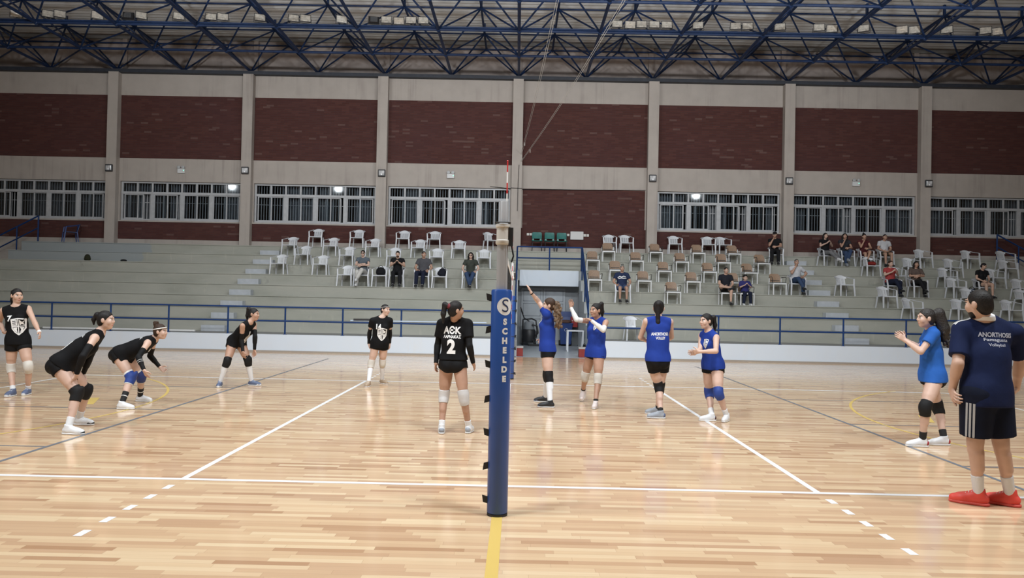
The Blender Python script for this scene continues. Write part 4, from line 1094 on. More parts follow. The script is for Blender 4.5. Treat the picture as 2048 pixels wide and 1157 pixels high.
        for sd in 'lr':
            hq, kq, aq = J[sd + 'h'] - q.pl * (.014 if sd == 'l' else -.014) * s, J[sd + 'k'], J[sd + 'a']; kx = .03 if sd == 'l' else .012
            if t1 <= 1:
                r1 = (.096 + (.06 - .096) * t1) * s * q.w + inf + lo + (.012 if t1 < .6 else 0)
                a.append(RC(hq + q.pu * .01, hq + (kq - hq) * (t1 + .15), .100 * s * q.w + inf + lo * .5, r1, kx, cuts=[seg_cut(hq, kq, 0, t1)[1]]))
            else:
                a += [RC(hq + q.pu * .01, kq, .099 * s * q.w + inf, .066 * s + inf, kx), RC(kq, aq, .066 * s + inf, .052 * s + inf, .015, cuts=[seg_cut(kq, aq, 0, .95)[1]])]
        so2 = blob('shorts' if t1 <= 1 else 'trousers', a, hc, sh['m'], root, o)
        if 'stripe' in sh:
            tg = bvh_of(so2.data, o); A, B = J['lh'], J['lk']; d = nrm(A - B); L = np.linalg.norm(A - B); n = perp(q.pl - .35 * q.pf, d)
            for w0 in (-.03, 0, .03): decal('side_stripe', poly2([(w0 - .009, -L * .80), (w0 + .009, -L * .80), (w0 + .009, -L * .12), (w0 - .009, -L * .12)]), A, np.cross(d, n), d, n, tg, sh['stripe'], so2, .003, .02, o)
    # --- bands on limbs: pads, sleeves, socks, tapes
    def band(name, sd, jn, t0, t1, inf, m, puff=0.):
        A, B, Cj = J[sd + jn[0]], J[sd + jn[1]], J[sd + jn[2]] if len(jn) > 2 else None
        a = (leg if jn[0] in 'hk' and jn[-1] in 'ka' else arm)(q, sd, inf, .015)
        if Cj is None: cs = list(seg_cut(A, B, t0, t1)); prs = a[3:] if jn == 'ka' else (a[1:] if jn == 'ew' else a[:1])
        else: cs = [seg_cut(A, B, t0, 1)[0], seg_cut(B, Cj, 0, t1)[1]]; prs = a
        if puff:
            fw = nrm(nrm(B - A) - nrm(Cj - B) + 1.6 * q.pf); prs = prs + [EL(B + fw * .014 * s, (nrm(Cj - A), q.pl, fw), (.078 * s, .054 * s, .056 * s), .03)]
        ob = blob(name, prs, hc * .8, m, root, o, cs)
        return ob
    for nm, jn, t0, t1, inf, ml, mr, puff in p.get('bands', ()):
        for sd, m in (('l', ml), ('r', mr)):
            if m: band(nm, sd, jn, t0, t1, inf, m, puff)
    if 'shoes' in p:
        for sd in 'lr': shoe(q, sd, p['shoes'][0], p['shoes'][1], root, o, min(hc, .0075) if h < .008 else h, p['shoes'][2] if len(p['shoes']) > 2 else None)
    # --- hair
    hs = q.s * (1. if not hasattr(q, 'hs') else q.hs)
    st = p['hair']; hm = p.get('hm') or mat('hair %.3f %.3f' % (p['hairc'][0], p['hairc'][2]), p['hairc'], .5, var=.3, vscale=40., bump=.25, bscale=90., spec=.25)
    if st != 'bald':
        cap, at = hair_cap(q, (.094, .077, .091) if st == 'short' else (.099, .081, .097), p.get('line', 0.))
        back = nrm(V3(-q.hf[0], -q.hf[1], 0)); D = V3(0, 0, -1)
        tie = at(-.10, 0, p.get('tiez', .045))
        extra = []
        if st in ('pony', 'longpony', 'curly', 'lowpony', 'highpony'):
            if st == 'highpony': tie = at(-.075, 0, .095)
            L = dict(pony=.22, highpony=.24, longpony=.50, curly=.36, lowpony=.24)[st]; rr = .034 if st != 'curly' else .05
            R = dict(pony=(.022, .034, .032, .014), highpony=(.022, .036, .03, .012), longpony=(.022, .038, .034, .016), curly=(.025, .045, .048, .02), lowpony=(.02, .03, .026, .012))[st]
            bk = back * p.get('swing', 1.); pts = [tie, tie + bk * .05 * hs + V3(0, 0, .012), tie + bk * (.075 if st != 'curly' else .11) * hs + D * L * .5 * hs, tie + bk * (.07 if st != 'curly' else .14) * hs + D * L * hs]
            if 'side' in p: pts = [pts[0]] + [x + q.hl * p['side'] for x in pts[1:]]
            extra = chain(pts, [r * hs * (p.get('tailr', 1.) if i else 1.) for i, r in enumerate(R)], .02)
            if st == 'curly':
                rnd = random.Random(len(label)); 
                for t in np.linspace(.1, 1.05, 44):
                    c = pts[1] + (pts[3] - pts[1]) * t + V3(rnd.uniform(-.062, .062), rnd.uniform(-.062, .062), rnd.uniform(-.025, .025)); extra.append(EL(c, (V3(1, 0, 0), V3(0, 1, 0), V3(0, 0, 1)), (.022, .022, .028), .005))
        elif st == 'bun':
            extra = [EL(at(-.075, 0, .115), (q.hf, q.hl, q.hu), (.042 * hs, .04 * hs, .045 * hs), .015), EL(at(-.1, .01, .135), (q.hf, q.hl, q.hu), (.026, .026, .024), .01), EL(at(-.055, -.01, .145), (q.hf, q.hl, q.hu), (.024, .022, .02), .01)]
        elif st == 'bunpony':
            extra = [EL(at(-.105, 0, .06), (q.hf, q.hl, q.hu), (.04, .038, .042), .015)] + chain([at(-.12, 0, .05), at(-.15, 0, .0), at(-.145, 0, -.06)], (.03, .026, .012), .015)
        elif st == 'braid':
            b0 = at(-.05, .06, -.05); extra = [EL(b0 + (q.cf * .02 * i * .9 + V3(0, 0, -.036 * i)) + q.cl * .012 * i, (q.hf, q.hl, q.hu), (.022, .022, .026), .006) for i in range(6)]
        elif st == 'long':
            for y in (1, -1): extra += chain([at(-.02, y * .065, .03), at(-.02, y * .083, -.05), at(-.015, y * .085, -.14), at(0, y * .075, -.19)], (.035, .034, .032, .02), .03)
            extra += chain([at(-.07, 0, 0), at(-.085, 0, -.1), at(-.08, 0, -.19)], (.075, .07, .05), .03)
        tm = p.get('tailm')
        hr = blob('hair', cap if tm else cap + extra, hc * .85, hm, root, o)
        if tm: blob('ponytail', extra, hc * .85, tm, hr, o)
        if 'tie' in p: blob('hair_tie', [EL(tie if st != 'bunpony' else at(-.09, 0, .07), (q.hf, q.hl, q.hu), (.026, .038, .036), .01)], hc * .8, p['tie'], hr, o)
    if 'headband' in p:
        m = MB(); m.tube([tuple(at(-.014 + .097 * math.cos(t), .079 * math.sin(t), .052 + .022 * math.cos(t)) - o) for t in np.linspace(0, 2 * PI, 36)[:-1]], .008, 6, closed=True); m.build('headband', p['headband'], root, smooth=True)
    if p.get('beard'):
        n = nrm(q.hu + q.hf * .1)
        blob('beard', [EL(at(.022, 0, -.046), (q.hf, q.hl, q.hu), (.070 * hs, .0595 * hs, .0715 * hs), .01, cuts=[(at(0, 0, -.045), n), (at(-.005, 0, 0), -q.hf)]), EL(at(.052, 0, -.09), (q.hf, q.hl, q.hu), (.03 * hs, .03 * hs, .024 * hs), .02), RC(at(.088, .02, -.037), at(.088, -.02, -.037), .009, .009, .006)], hc * .8, hm, root, o)
    if 'glasses' in p:
        m = MB()
        for y in (1, -1):
            m.obox(at(.098, y * .034, .014) - o, q.hf * .003, q.hl * .024, q.hu * .016); m.bar(at(.098, y * .056, .018) - o, at(-.01, y * .082, .02) - o, .006)
        m.bar(at(.1, -.012, .018) - o, at(.1, .012, .018) - o, .005); m.build('glasses', M_BLACK, root)
    if 'cap' in p:
        blob('cap', [EL(at(-.01, 0, .04), (q.hf, q.hl, q.hu), (.108, .09, .098), .01, cuts=[(at(0, 0, .05), -q.hu)]), RC(at(.08, .02, .055), at(.15, 0, .045), .05, .05, .01, flat=(q.hu, .12))], hc, p['cap'], root, o)
    if 'phone' in p:
        c = (J['lf'] + J['rf']) / 2; m = MB(); m.obox(c - o, q.cl * .036, q.cf * .005, nrm(q.up + q.cf * .5) * .07); m.build('phone', M_BLACK, root)
    return root, q, o, at

POSE = {
 'A': {'H':1.758,'bf':165,'hf':125,'ly':170,'ry':178,'j':{'hd':[-8.162,5.648,1.637],'nb':[-8.17,5.645,1.446],'rs':[-8.346,5.592,1.393],'ls':[-7.998,5.696,1.43],'re':[-8.503,5.737,1.19],'rw':[-8.339,5.627,1.027],'le':[-7.828,5.6,1.21],'lw':[-7.672,5.487,1.045],'pl':[-8.131,5.659,0.865],'rk':[-8.259,5.696,0.438],'lk':[-7.893,5.576,0.474],'lf':[-7.581,5.383,0.938],'rf':[-8.189,5.537,1.017],'la':[-7.985,5.734,0.084],'ra':[-8.098,5.514,0.084]}},
 'B': {'H':1.72,'bf':90,'hf':85,'ly':92,'ry':90,'j':{'hd':[-5.088,2.62,1.378],'nb':[-5.168,2.625,1.21],'rs':[-5.128,2.442,1.162],'ls':[-5.258,2.777,1.156],'re':[-5.164,2.25,0.948],'rw':[-5.259,2.288,0.721],'le':[-5.342,2.714,0.872],'lw':[-5.46,2.798,0.669],'pl':[-5.548,2.455,0.8],'rk':[-5.27,2.345,0.479],'lk':[-5.38,2.753,0.46],'rf':[-5.341,2.385,0.605],'lf':[-5.379,2.68,0.573],'la':[-5.537,2.877,0.083],'ra':[-5.285,2.187,0.083]}},
 'C': {'H':1.7,'bf':100,'hf':90,'ly':92,'ry':92,'j':{'hd':[-5.344,4.726,1.141],'nb':[-5.469,4.778,1.018],'rs':[-5.472,4.594,0.976],'ls':[-5.54,4.942,0.986],'re':[-5.518,4.402,0.77],'rw':[-5.386,4.314,0.583],'le':[-5.645,5.047,0.742],'lw':[-5.471,5.02,0.569],'pl':[-5.933,4.692,0.767],'rk':[-5.688,4.552,0.439],'lk':[-5.725,4.96,0.432],'rf':[-5.331,4.367,0.429],'lf':[-5.328,4.989,0.481],'la':[-5.838,5.161,0.082],'ra':[-5.715,4.33,0.082]}},
 'D': {'H':1.7,'bf':125,'hf':100,'ly':100,'ry':170,'j':{'hd':[-4.844,7.516,1.359],'nb':[-4.906,7.442,1.203],'rs':[-4.975,7.288,1.152],'ls':[-4.879,7.628,1.175],'re':[-5.022,7.382,0.885],'rw':[-4.954,7.286,0.669],'le':[-4.801,7.476,0.948],'lw':[-4.807,7.485,0.697],'pl':[-5.212,7.632,0.82],'rk':[-5.263,7.327,0.472],'lk':[-4.953,7.574,0.479],'rf':[-4.937,7.326,0.505],'lf':[-4.832,7.515,0.531],'la':[-4.91,7.673,0.082],'ra':[-5.401,7.378,0.082]}},
 'E': {'H':1.612,'bf':165,'hf':125,'ly':135,'ry':185,'j':{'hd':[-2.47,8.17,1.486],'nb':[-2.533,8.15,1.323],'rs':[-2.706,8.108,1.273],'ls':[-2.379,8.188,1.279],'re':[-2.78,8.21,1.033],'rw':[-2.799,8.259,0.806],'le':[-2.39,8.306,1.037],'lw':[-2.404,8.395,0.822],'pl':[-2.567,8.181,0.81],'rk':[-2.72,8.143,0.428],'lk':[-2.529,8.328,0.437],'rf':[-2.757,8.184,0.669],'lf':[-2.403,8.435,0.667],'la':[-2.557,8.492,0.077],'ra':[-2.728,7.958,0.077]}},
 'F': {'H':1.709,'bf':5,'hf':65,'ly':-5,'ry':10,'j':{'hd':[-0.656,2.761,1.595],'nb':[-0.681,2.884,1.459],'ls':[-0.852,2.914,1.411],'rs':[-0.504,2.85,1.417],'le':[-0.901,2.952,1.132],'lw':[-0.91,2.878,0.895],'re':[-0.475,2.777,1.14],'rw':[-0.426,2.858,0.911],'pl':[-0.689,2.884,0.895],'lk':[-0.804,2.939,0.472],'rk':[-0.536,2.798,0.48],'lf':[-0.931,2.98,0.76],'rf':[-0.387,2.973,0.792],'la':[-0.814,2.821,0.082],'ra':[-0.471,2.905,0.082]}},
 'G': {'H':1.755,'bf':-92,'hf':-85,'ly':-85,'ry':-85,'j':{'hd':[0.654,5.706,1.664],'nb':[0.648,5.844,1.534],'ls':[0.615,5.659,1.514],'rs':[0.641,6.029,1.523],'le':[0.488,5.833,1.714],'lw':[0.355,5.678,1.866],'re':[0.616,5.858,1.286],'rw':[0.543,5.991,1.08],'pl':[0.643,5.829,0.921],'lk':[0.672,5.644,0.487],'rk':[0.66,5.954,0.472],'lf':[0.285,5.678,2.03],'rf':[0.506,5.851,0.981],'la':[0.694,5.479,0.084],'ra':[0.645,6.152,0.084]}},
 'H': {'H':1.721,'bf':-135,'hf':-125,'ly':-165,'ry':-160,'j':{'hd':[1.448,5.898,1.591],'nb':[1.501,5.984,1.436],'rs':[1.376,6.119,1.403],'ls':[1.613,5.848,1.395],'re':[1.133,5.965,1.428],'rw':[1.044,6.081,1.63],'le':[1.547,5.593,1.276],'lw':[1.35,5.626,1.429],'pl':[1.461,5.946,0.865],'rk':[1.309,6.109,0.461],'lk':[1.494,5.765,0.457],'rf':[1.033,6.085,1.802],'lf':[1.24,5.743,1.493],'la':[1.442,5.572,0.083],'ra':[1.308,6.431,0.188]}},
 'I': {'H':1.766,'bf':-15,'hf':15,'ly':-85,'ry':-85,'j':{'hd':[2.296,4.733,1.654],'nb':[2.275,4.661,1.479],'ls':[2.092,4.632,1.453],'rs':[2.464,4.685,1.452],'le':[2.032,4.784,1.206],'lw':[2.154,5.001,1.144],'re':[2.523,4.859,1.22],'rw':[2.492,5.102,1.146],'pl':[2.281,4.651,0.864],'lk':[2.318,4.737,0.461],'rk':[2.343,4.776,0.449],'lf':[2.187,4.836,1.2],'rf':[2.403,4.959,1.198],'la':[2.316,4.535,0.085],'ra':[2.362,5.003,0.085]}},
 'J': {'H':1.66,'bf':-130,'hf':-115,'ly':-150,'ry':-95,'j':{'hd':[2.957,4.462,1.48],'nb':[3.015,4.497,1.314],'ls':[3.082,4.343,1.244],'rs':[2.941,4.659,1.257],'le':[3.032,4.145,1.055],'lw':[2.793,4.168,1.041],'re':[2.879,4.482,1.051],'rw':[2.752,4.284,1.003],'pl':[3.092,4.542,0.799],'rk':[3.068,4.665,0.388],'lk':[3.118,4.298,0.428],'lf':[2.661,4.27,1.031],'rf':[2.699,4.441,1.006],'la':[3.278,4.425,0.08],'ra':[3.05,4.407,0.08]}},
 'K': {'H':1.756,'bf':-95,'hf':-85,'ly':-85,'ry':-85,'j':{'hd':[5.31,2.673,1.616],'nb':[5.412,2.738,1.47],'ls':[5.355,2.56,1.425],'rs':[5.481,2.906,1.429],'le':[5.166,2.509,1.201],'lw':[5.059,2.697,1.333],'re':[5.301,2.793,1.227],'rw':[5.077,2.757,1.342],'pl':[5.43,2.734,0.861],'lk':[5.232,2.514,0.503],'rk':[5.599,2.908,0.472],'lf':[4.92,2.707,1.441],'rf':[4.943,2.72,1.449],'la':[5.252,2.603,0.084],'ra':[5.597,2.744,0.084]}},
 'L': {'H':1.906,'bf':-20,'hf':-28,'ly':-55,'ry':-50,'j':{'hd':[4.171,-0.424,1.789],'nb':[4.279,-0.338,1.636],'ls':[4.066,-0.341,1.557],'rs':[4.524,-0.359,1.544],'le':[3.981,-0.449,1.269],'lw':[3.996,-0.332,1.019],'re':[4.645,-0.25,1.269],'rw':[4.692,-0.123,1.027],'pl':[4.264,-0.389,1.001],'lk':[4.187,-0.364,0.541],'rk':[4.414,-0.373,0.533],'lf':[3.944,-0.493,0.932],'rf':[4.573,-0.243,0.939],'la':[4.272,-0.283,0.091],'ra':[4.546,-0.291,0.091]}},
}

# ---------------------------------------------------------------- players on the court
SKIN1 = (.54, .345, .26); SKIN2 = (.44, .26, .185); SKIN3 = (.585, .395, .315)
HB = (.012, .010, .010); HBR = (.045, .025, .016)
M_JB = mat('black jersey', (.006, .006, .007), .8, spec=.15, var=.2, bump=.15, bscale=14.)
M_SB = mat('black shorts', (.005, .005, .006), .7, spec=.2, bump=.1, bscale=20.)
M_JBL = mat('royal blue jersey', (.014, .042, .27), .75, spec=.2, var=.1, bump=.2, bscale=13.)
M_JBL2 = mat('bright blue tee', (.02, .105, .40), .75, spec=.2, var=.1, bump=.25, bscale=12.)
M_NAVY = mat('navy tee', (.008, .014, .05), .8, spec=.15, var=.15, bump=.2, bscale=12.)
M_NAVY2 = mat('navy shorts cloth', (.006, .009, .022), .8, spec=.15, var=.15, bump=.2, bscale=12.)
M_SLV = mat('black compression sleeve', (.006, .006, .007), .7, spec=.2)
M_SOCKW = mat('white sock', (.72, .73, .75), .8, bump=.15, bscale=90.)
M_SOCKB = mat('black sock', (.01, .01, .011), .8)
M_PADW = mat('cream knee pad', (.60, .57, .52), .75, var=.05, bump=.15, bscale=50.)
M_PADG = mat('light grey knee pad', (.56, .55, .55), .75, bump=.15, bscale=50.)
M_PADB = mat('black knee pad', (.009, .009, .010), .7, spec=.25, bump=.1, bscale=50.)
M_PADBL = mat('blue knee pad', (.016, .05, .26), .65, bump=.1, bscale=50.)
M_PADNV = mat('royal knee pad', (.014, .032, .16), .65, bump=.1, bscale=50.)
M_SLW = mat('white arm sleeve', (.72, .72, .70), .7)
M_SHW = mat('white shoe', (.70, .71, .73), .45, var=.08); M_SOLEW = mat('white sole', (.68, .68, .68), .5)
M_SHG = mat('grey shoe', (.30, .33, .38), .5, var=.15); M_SHBL = mat('blue grey shoe', (.10, .13, .22), .5, var=.2)
M_SHBE = mat('beige shoe', (.36, .27, .19), .55); M_SHK = mat('black shoe', (.015, .016, .018), .5)
M_SHP = mat('pale pink shoe', (.68, .60, .58), .5); M_SHM = mat('maroon shoe panel', (.05, .008, .015), .5); M_SHR = mat('red shoe panel', (.36, .015, .025), .5)
M_CORAL = mat('coral red shoe', (.78, .075, .055), .5, var=.1); M_TAPEW = mat('white finger tape', (.75, .75, .74), .7)
def pl(code, **k): d = dict(POSE[code]); d.update(k); return d
KP = lambda l, r, i=.009: ('knee_pad', 'hka', .80, .24, i, l, r, .4)
SOCK = lambda m, t=.68, i=.005: ('sock', 'ka', t, 1.08, i, m, m, 0)
SLEEVE = lambda m, t=.45, e=.97: ('arm_sleeve', 'sew', t, e, .0045, m, m, 0)

person(pl('A', skin=SKIN1, hairc=HB, hair='lowpony', shirt=dict(m=M_JB, hem=-.03, flare=.015, prints=[(TXT['n7'], 'front', .70, -.065), (crest(1.12), 'front', .47, .055)]), shorts=dict(m=M_SB, len=.30),
    bands=[KP(M_PADW, M_PADW), SOCK(M_SOCKW, .80), ('wristband', 'ew', .84, 1.0, .006, M_TAPEW, None, 0), ], shoes=(M_SHBL, M_SOLEW, (M_SHW, 'toe')), curl=dict(l=.5, r=.7), palm=dict(r=(.3, -.2, .9))),
    'player in black sleeveless jersey number 7 standing at the far left')
person(pl('B', skin=SKIN3, hairc=HB, hair='bunpony', shirt=dict(m=M_JB, hem=.02, prints=[(TXT['n11'], 'back', .40, .0), (TXT['lar'], 'back', .76, 0.)]), shorts=dict(m=M_SB, len=.20), w=1.05,
    bands=[KP(M_PADB, M_PADB), SOCK(M_SOCKW, .70), SLEEVE(M_SLV, .42, .98)], shoes=(M_SHW, M_SOLEW, (M_SHK, 'toe')), curl=dict(l=.3, r=.35), palm=dict(r=(.3, .2, -.9), l=(.3, 0, -.9))),
    'player in black leaning forward with hands on her thighs, nearest of the left team')
person(pl('C', skin=SKIN3, hairc=HBR, hair='bun', headband=M_TAPEW, shirt=dict(m=M_JB, hem=.02, prints=[(TXT['n9'], 'front', .72, .0), (TXT['lar'], 'back', .76, 0.)]), shorts=dict(m=M_SB, len=.18),
    bands=[('knee_pad_edge', 'hka', .74, .27, .0065, M_TAPEW, M_TAPEW, 0), KP(M_PADNV, M_PADBL, .011), SOCK(M_SOCKB, .55), ('sock_stripe', 'ka', .70, .74, .0075, M_TAPEW, M_TAPEW, 0), SLEEVE(M_SLV, .45, .98), ('sleeve_stripe', 'ew', .25, .30, .006, None, M_TAPEW, 0), ('sleeve_stripe', 'ew', .38, .43, .006, None, M_TAPEW, 0)],
    shoes=(M_SHW, M_SOLEW), curl=dict(l=.35, r=.35), palm=dict(l=(.2, -.8, .3), r=(.2, .6, .3))),
    'player in black crouching in receive stance with white headband and blue knee pads')
person(pl('D', skin=SKIN2, hairc=HB, hair='highpony', shirt=dict(m=M_JB, hem=.0, prints=[(TXT['n1'], 'front', .68, .0), (crest(.8), 'front', .42, .03)]), shorts=dict(m=M_SB, len=.24),
    bands=[KP(M_PADB, M_PADB), SOCK(M_SOCKW, .22), SLEEVE(M_SLV, .5, .98)], shoes=(M_SHBL, M_SOLEW, (M_SHW, 'toe')), curl=dict(l=.5, r=.4)),
    'player in black with tall white socks bending forward behind the slate line')
person(pl('E', skin=SKIN3, hairc=HB, hair='braid', headband=mat('grey headband', (.3, .3, .31), .6), shirt=dict(m=M_JB, hem=-.08, sleeve=.5, prints=[(TXT['n14'], 'front', .70, -.06), (crest(1.), 'front', .42, .02)]), shorts=dict(m=M_SB, len=.25),
    bands=[KP(M_PADW, M_PADW), SOCK(M_SOCKW, .26), SLEEVE(M_SLV, .68, .99)], shoes=(M_SHBE, M_SOLEW), curl=dict(l=.5, r=.5)),
    'player in black number 14 standing on the far sideline by the attack line')
person(pl('F', skin=SKIN2, hairc=HB, hair='pony', swing=.8, side=.05, tie=mat('red scrunchie', (.14, .012, .02), .7), shirt=dict(m=M_JB, hem=.055, sleeve=.62, flare=.012, prints=[(TXT['aek'], 'back', .785, 0.), (TXT['lar'], 'back', .635, 0.), (TXT['n2'], 'back', .41, 0.)]), shorts=dict(m=M_SB, len=.15),
    bands=[KP(M_PADG, M_PADG), SOCK(M_SOCKW, .78), SLEEVE(M_SLV, .3, .98)], shoes=(M_SHW, M_SOLEW, (M_SHG, 'heel')), curl=dict(l=.5, r=.35)),
    'player in black number 2 seen from behind just left of the near post')
person(pl('G', skin=SKIN3, hairc=HBR, hair='curly', tiez=.01, swing=.5, tailm=mat('curly light brown hair', (.13, .08, .045), .5, var=.7, vscale=22., bump=.5, bscale=70.), shirt=dict(m=M_JBL, hem=-.03, sleeve=.42, flare=.02, prints=[(crest(.5), 'front', .75, .06)]), shorts=dict(m=M_SB, len=.30),
    bands=[KP(M_PADB, M_PADB), SOCK(M_SOCKW, .22), ('wristband', 'ew', .9, .99, .004, M_SLV, None, 0)], shoes=(M_SHK, M_SOLEW, (M_SHBL, 'toe')), curl=dict(l=.35, r=.4), palm=dict(l=(-.6, .1, -.5))),
    'player in blue with curly ponytail reaching one arm up, right of the near post')
person(pl('H', skin=SKIN2, hairc=HB, hair='highpony', shirt=dict(m=M_JBL, hem=-.07, flare=.02, prints=[(crest(.5), 'front', .78, .06)]), shorts=dict(m=M_SB, len=.17),
    bands=[KP(M_PADW, M_PADW), SOCK(M_SOCKB, .86), SLEEVE(M_SLW, .62, .98)], shoes=(M_SHP, M_SOLEW), fp=dict(r=.62), curl=dict(l=.6, r=.25), palm=dict(r=(-.4, -.8, 0), l=(-.3, .3, -.6))),
    'player in blue with white arm sleeves raising one hand, in front of the passage')
person(pl('I', skin=SKIN3, hairc=HB, hair='longpony', swing=.55, shirt=dict(m=M_JBL, hem=-.01, flare=.02, prints=[(TXT['ano'], 'back', .66, .0), (TXT['vol'], 'back', .56, 0.)]), shorts=dict(m=M_SB, len=.40),
    bands=[KP(M_PADB, M_PADB), SOCK(M_SOCKB, .82)], shoes=(M_SHG, M_SOLEW, (M_SHBL, 'heel')), w=1.04),
    'player in blue seen from behind with a very long straight ponytail')
person(pl('J', skin=SKIN3, hairc=HB, hair='pony', shirt=dict(m=M_JBL, hem=-.03, flare=.02, prints=[(crest(.55), 'front', .72, .05)]), shorts=dict(m=M_SB, len=.22),
    bands=[KP(M_PADBL, M_PADBL, .011), SOCK(M_SOCKW, .70)], shoes=(M_SHW, M_SOLEW, (M_SHM, 'heel')), curl=dict(l=.4, r=.4), palm=dict(l=(-.2, .9, .2), r=(-.1, -.9, -.2))),
    'player in blue with blue knee pads clasping her hands on the right attack line')
person(pl('K', skin=SKIN3, hairc=HB, hair='curly', tailr=1.5, hm=mat('curly black hair', (.012, .009, .008), .5, var=.3, vscale=22., bump=.5, bscale=70.), shirt=dict(m=M_JBL2, hem=-.05, sleeve=.55, flare=.04), shorts=dict(m=M_SB, len=.14),
    bands=[KP(M_PADB, M_PADB), SOCK(M_SOCKB, .72)], shoes=(M_SHW, M_SOLEW, (M_SHR, 'heel')), curl=dict(l=.25, r=.25), palm=dict(l=(-.1, .9, .1), r=(-.1, -.9, .1))),
    'player in light blue tee clapping, long curly black hair, beside the coach')
person(pl('L', skin=SKIN1, hairc=(.012, .010, .009), hair='short', male=True, w=1.17, beard=True, line=.004, shirt=dict(m=M_NAVY, hem=-.10, sleeve=.78, flare=.02, inf=.016, collar=M_TAPEW, stripe=M_TAPEW, prints=[(TXT['ano2'], 'back', .81, .02), (TXT['fam'], 'back', .735, .02), (TXT['vol2'], 'back', .665, .02)], ink=mat('pale print', (.42, .43, .50), .6)), shorts=dict(m=M_NAVY2, len=.80, loose=.025, inf=.010, stripe=mat('grey side stripe', (.38, .39, .41), .7)),
    bands=[SOCK(M_SOCKW, .58)], shoes=(M_CORAL, mat('coral sole', (.70, .10, .08), .5)), curl=dict(l=.8, r=.8)),
    'coach in navy tee and navy shorts with coral red shoes, standing at far right')

# ---------------------------------------------------------------- spectators
def cloth(n, c): return mat('cloth ' + n, c, .85, spec=.2, var=.15, bump=.15, bscale=12.)
DENIM = cloth('denim', (.035, .06, .125)); BLKT = cloth('black trousers', (.012, .012, .014)); WHT = cloth('white trousers', (.55, .54, .52)); NVT = cloth('navy trousers', (.012, .016, .035)); GRT = cloth('grey trousers', (.17, .17, .18))
def sit(x, j, lean=0., arms='lap', legs='flat', turn=0., look=0., lx=0., H=1.70, sc=1., hp=-.1):
    """joints of somebody sitting on a chair of step j, facing the court"""
    y = YB(j) + .42; z = ZB(j); a = PI + math.radians(turn); ca, sa = math.cos(a), math.sin(a)
    W = lambda u, v, w: [x + sc * (u * ca - v * sa), y + sc * (u * sa + v * ca), z + w * sc]      # u: own left is -x before turning; v forward
    P = dict(pl=(0, -.06, .53), nb=(0, -.13 + lean * .5, 1.06 - lean * .1), hd=(0, -.07 + lean * .62, 1.235 - lean * .12))
    for s, sd in ((-1, 'l'), (1, 'r')):
        P[sd + 's'] = (s * .185, -.12 + lean * .45, 1.015 - lean * .1)
        P[sd + 'k'] = (s * .12 + lx, .36, .53); P[sd + 'a'] = (s * .12 + lx * 1.2, .38, .10)
        if arms == 'lap': e, w, f = (s * .25, -.06 + lean * .4, .76), (s * .12, .14 + lean * .2, .66), (s * .05, .21 + lean * .2, .63)
        elif arms == 'down': e, w, f = (s * .30, -.08, .76), (s * .22, .12, .62), (s * .16, .20, .60)
        elif arms == 'phone': e, w, f = (s * .25, .0, .80), (s * .08, .20, .90), (s * .02, .22, .98)
        elif arms == 'chin': e, w, f = ((s * .2, .12, .80), (s * .07, .10, 1.04), (s * .02, .07, 1.13)) if sd == 'r' else ((s * .24, .02, .77), (s * .05, .18, .74), (s * -.06, .17, .74))
        elif arms == 'clap': e, w, f = (s * .25, -.0, .82), (s * .08, .20, .93), (s * .02, .23, 1.01)
        elif arms == 'fold': e, w, f = (s * .24, .0, .80), (s * -.02, .16, .80 + .03 * s), (s * -.10, .12, .80 + .03 * s)
        elif arms == 'hip': e, w, f = ((s * .2, .10, .82), (s * .06, .09, 1.05), (s * .02, .07, 1.14)) if sd == 'r' else ((s * .40, -.1, .82), (s * .24, .02, .66), (s * .16, .06, .64))
        P[sd + 'e'], P[sd + 'w'], P[sd + 'f'] = e, w, f
    if legs == 'cross': P['lk'] = (-.05, .38, .60); P['la'] = (.10, .50, .27)
    if legs == 'crossr': P['rk'] = (.05, .38, .60); P['ra'] = (-.10, .50, .27)
    if legs == 'figure4': P['rk'] = (.30, .26, .66); P['ra'] = (-.12, .34, .60); P['lk'] = (-.06, .36, .52); P['la'] = (-.03, .42, .08)
    if legs == 'ankle': P['la'] = (.02, .46, .12); P['ra'] = (-.03, .52, .10)
    if legs == 'stretch': P['lk'] = (-.10, .42, .52); P['la'] = (-.18, .72, .22); P['rk'] = (.06, .42, .54); P['ra'] = (-.06, .74, .28)
    if legs == 'kid': P['la'] = (-.16, .30, .06); P['ra'] = (.16, .30, .06)
    d = dict(H=H * sc, bf=180 - turn, hf=180 - turn + look, ly=180 - turn, ry=180 - turn, j={k: W(*v) for k, v in P.items()}, z0=z, hp=hp, thin=.0105, curl=dict(l=.4, r=.4))
    f = fv(180 - turn)
    if legs == 'figure4': d['ry'] = 180 - turn + 75
    return d
def spect(label, skin, hair, hairc, top, bottom, shoes, sleeve=.45, short=None, **k):
    kw = {a: k.pop(a) for a in ('male', 'w', 'beard', 'glasses', 'cap', 'phone', 'hs', 'prints', 'line', 'palm') if a in k}
    d = sit(**k); d.update(skin=skin, hairc=hairc, hair=hair, shirt=dict(m=top, hem=.0, sleeve=sleeve, flare=.0, prints=kw.pop('prints', [])), shorts=dict(m=bottom, len=short or 2, inf=.012), shoes=(shoes, shoes)); d.update(kw)
    return person(d, label, 'spectators in the stands', .0105, .0125)
M_BT = cloth('black tee', (.010, .010, .012))
spect('seated woman in white trousers and sunglasses, legs crossed, left stand', SKIN3, 'pony', HB, cloth('grey blue top', (.10, .12, .145)), WHT, M_SHW, x=-5.63, j=4, arms='fold', legs='cross', glasses=1)
spect('seated bearded man in black looking down at a phone, left stand', SKIN1, 'short', HB, M_BT, BLKT, M_SHK, male=True, beard=True, x=-4.33, j=4, arms='phone', phone=1, hp=-.35, lean=.05, turn=4)
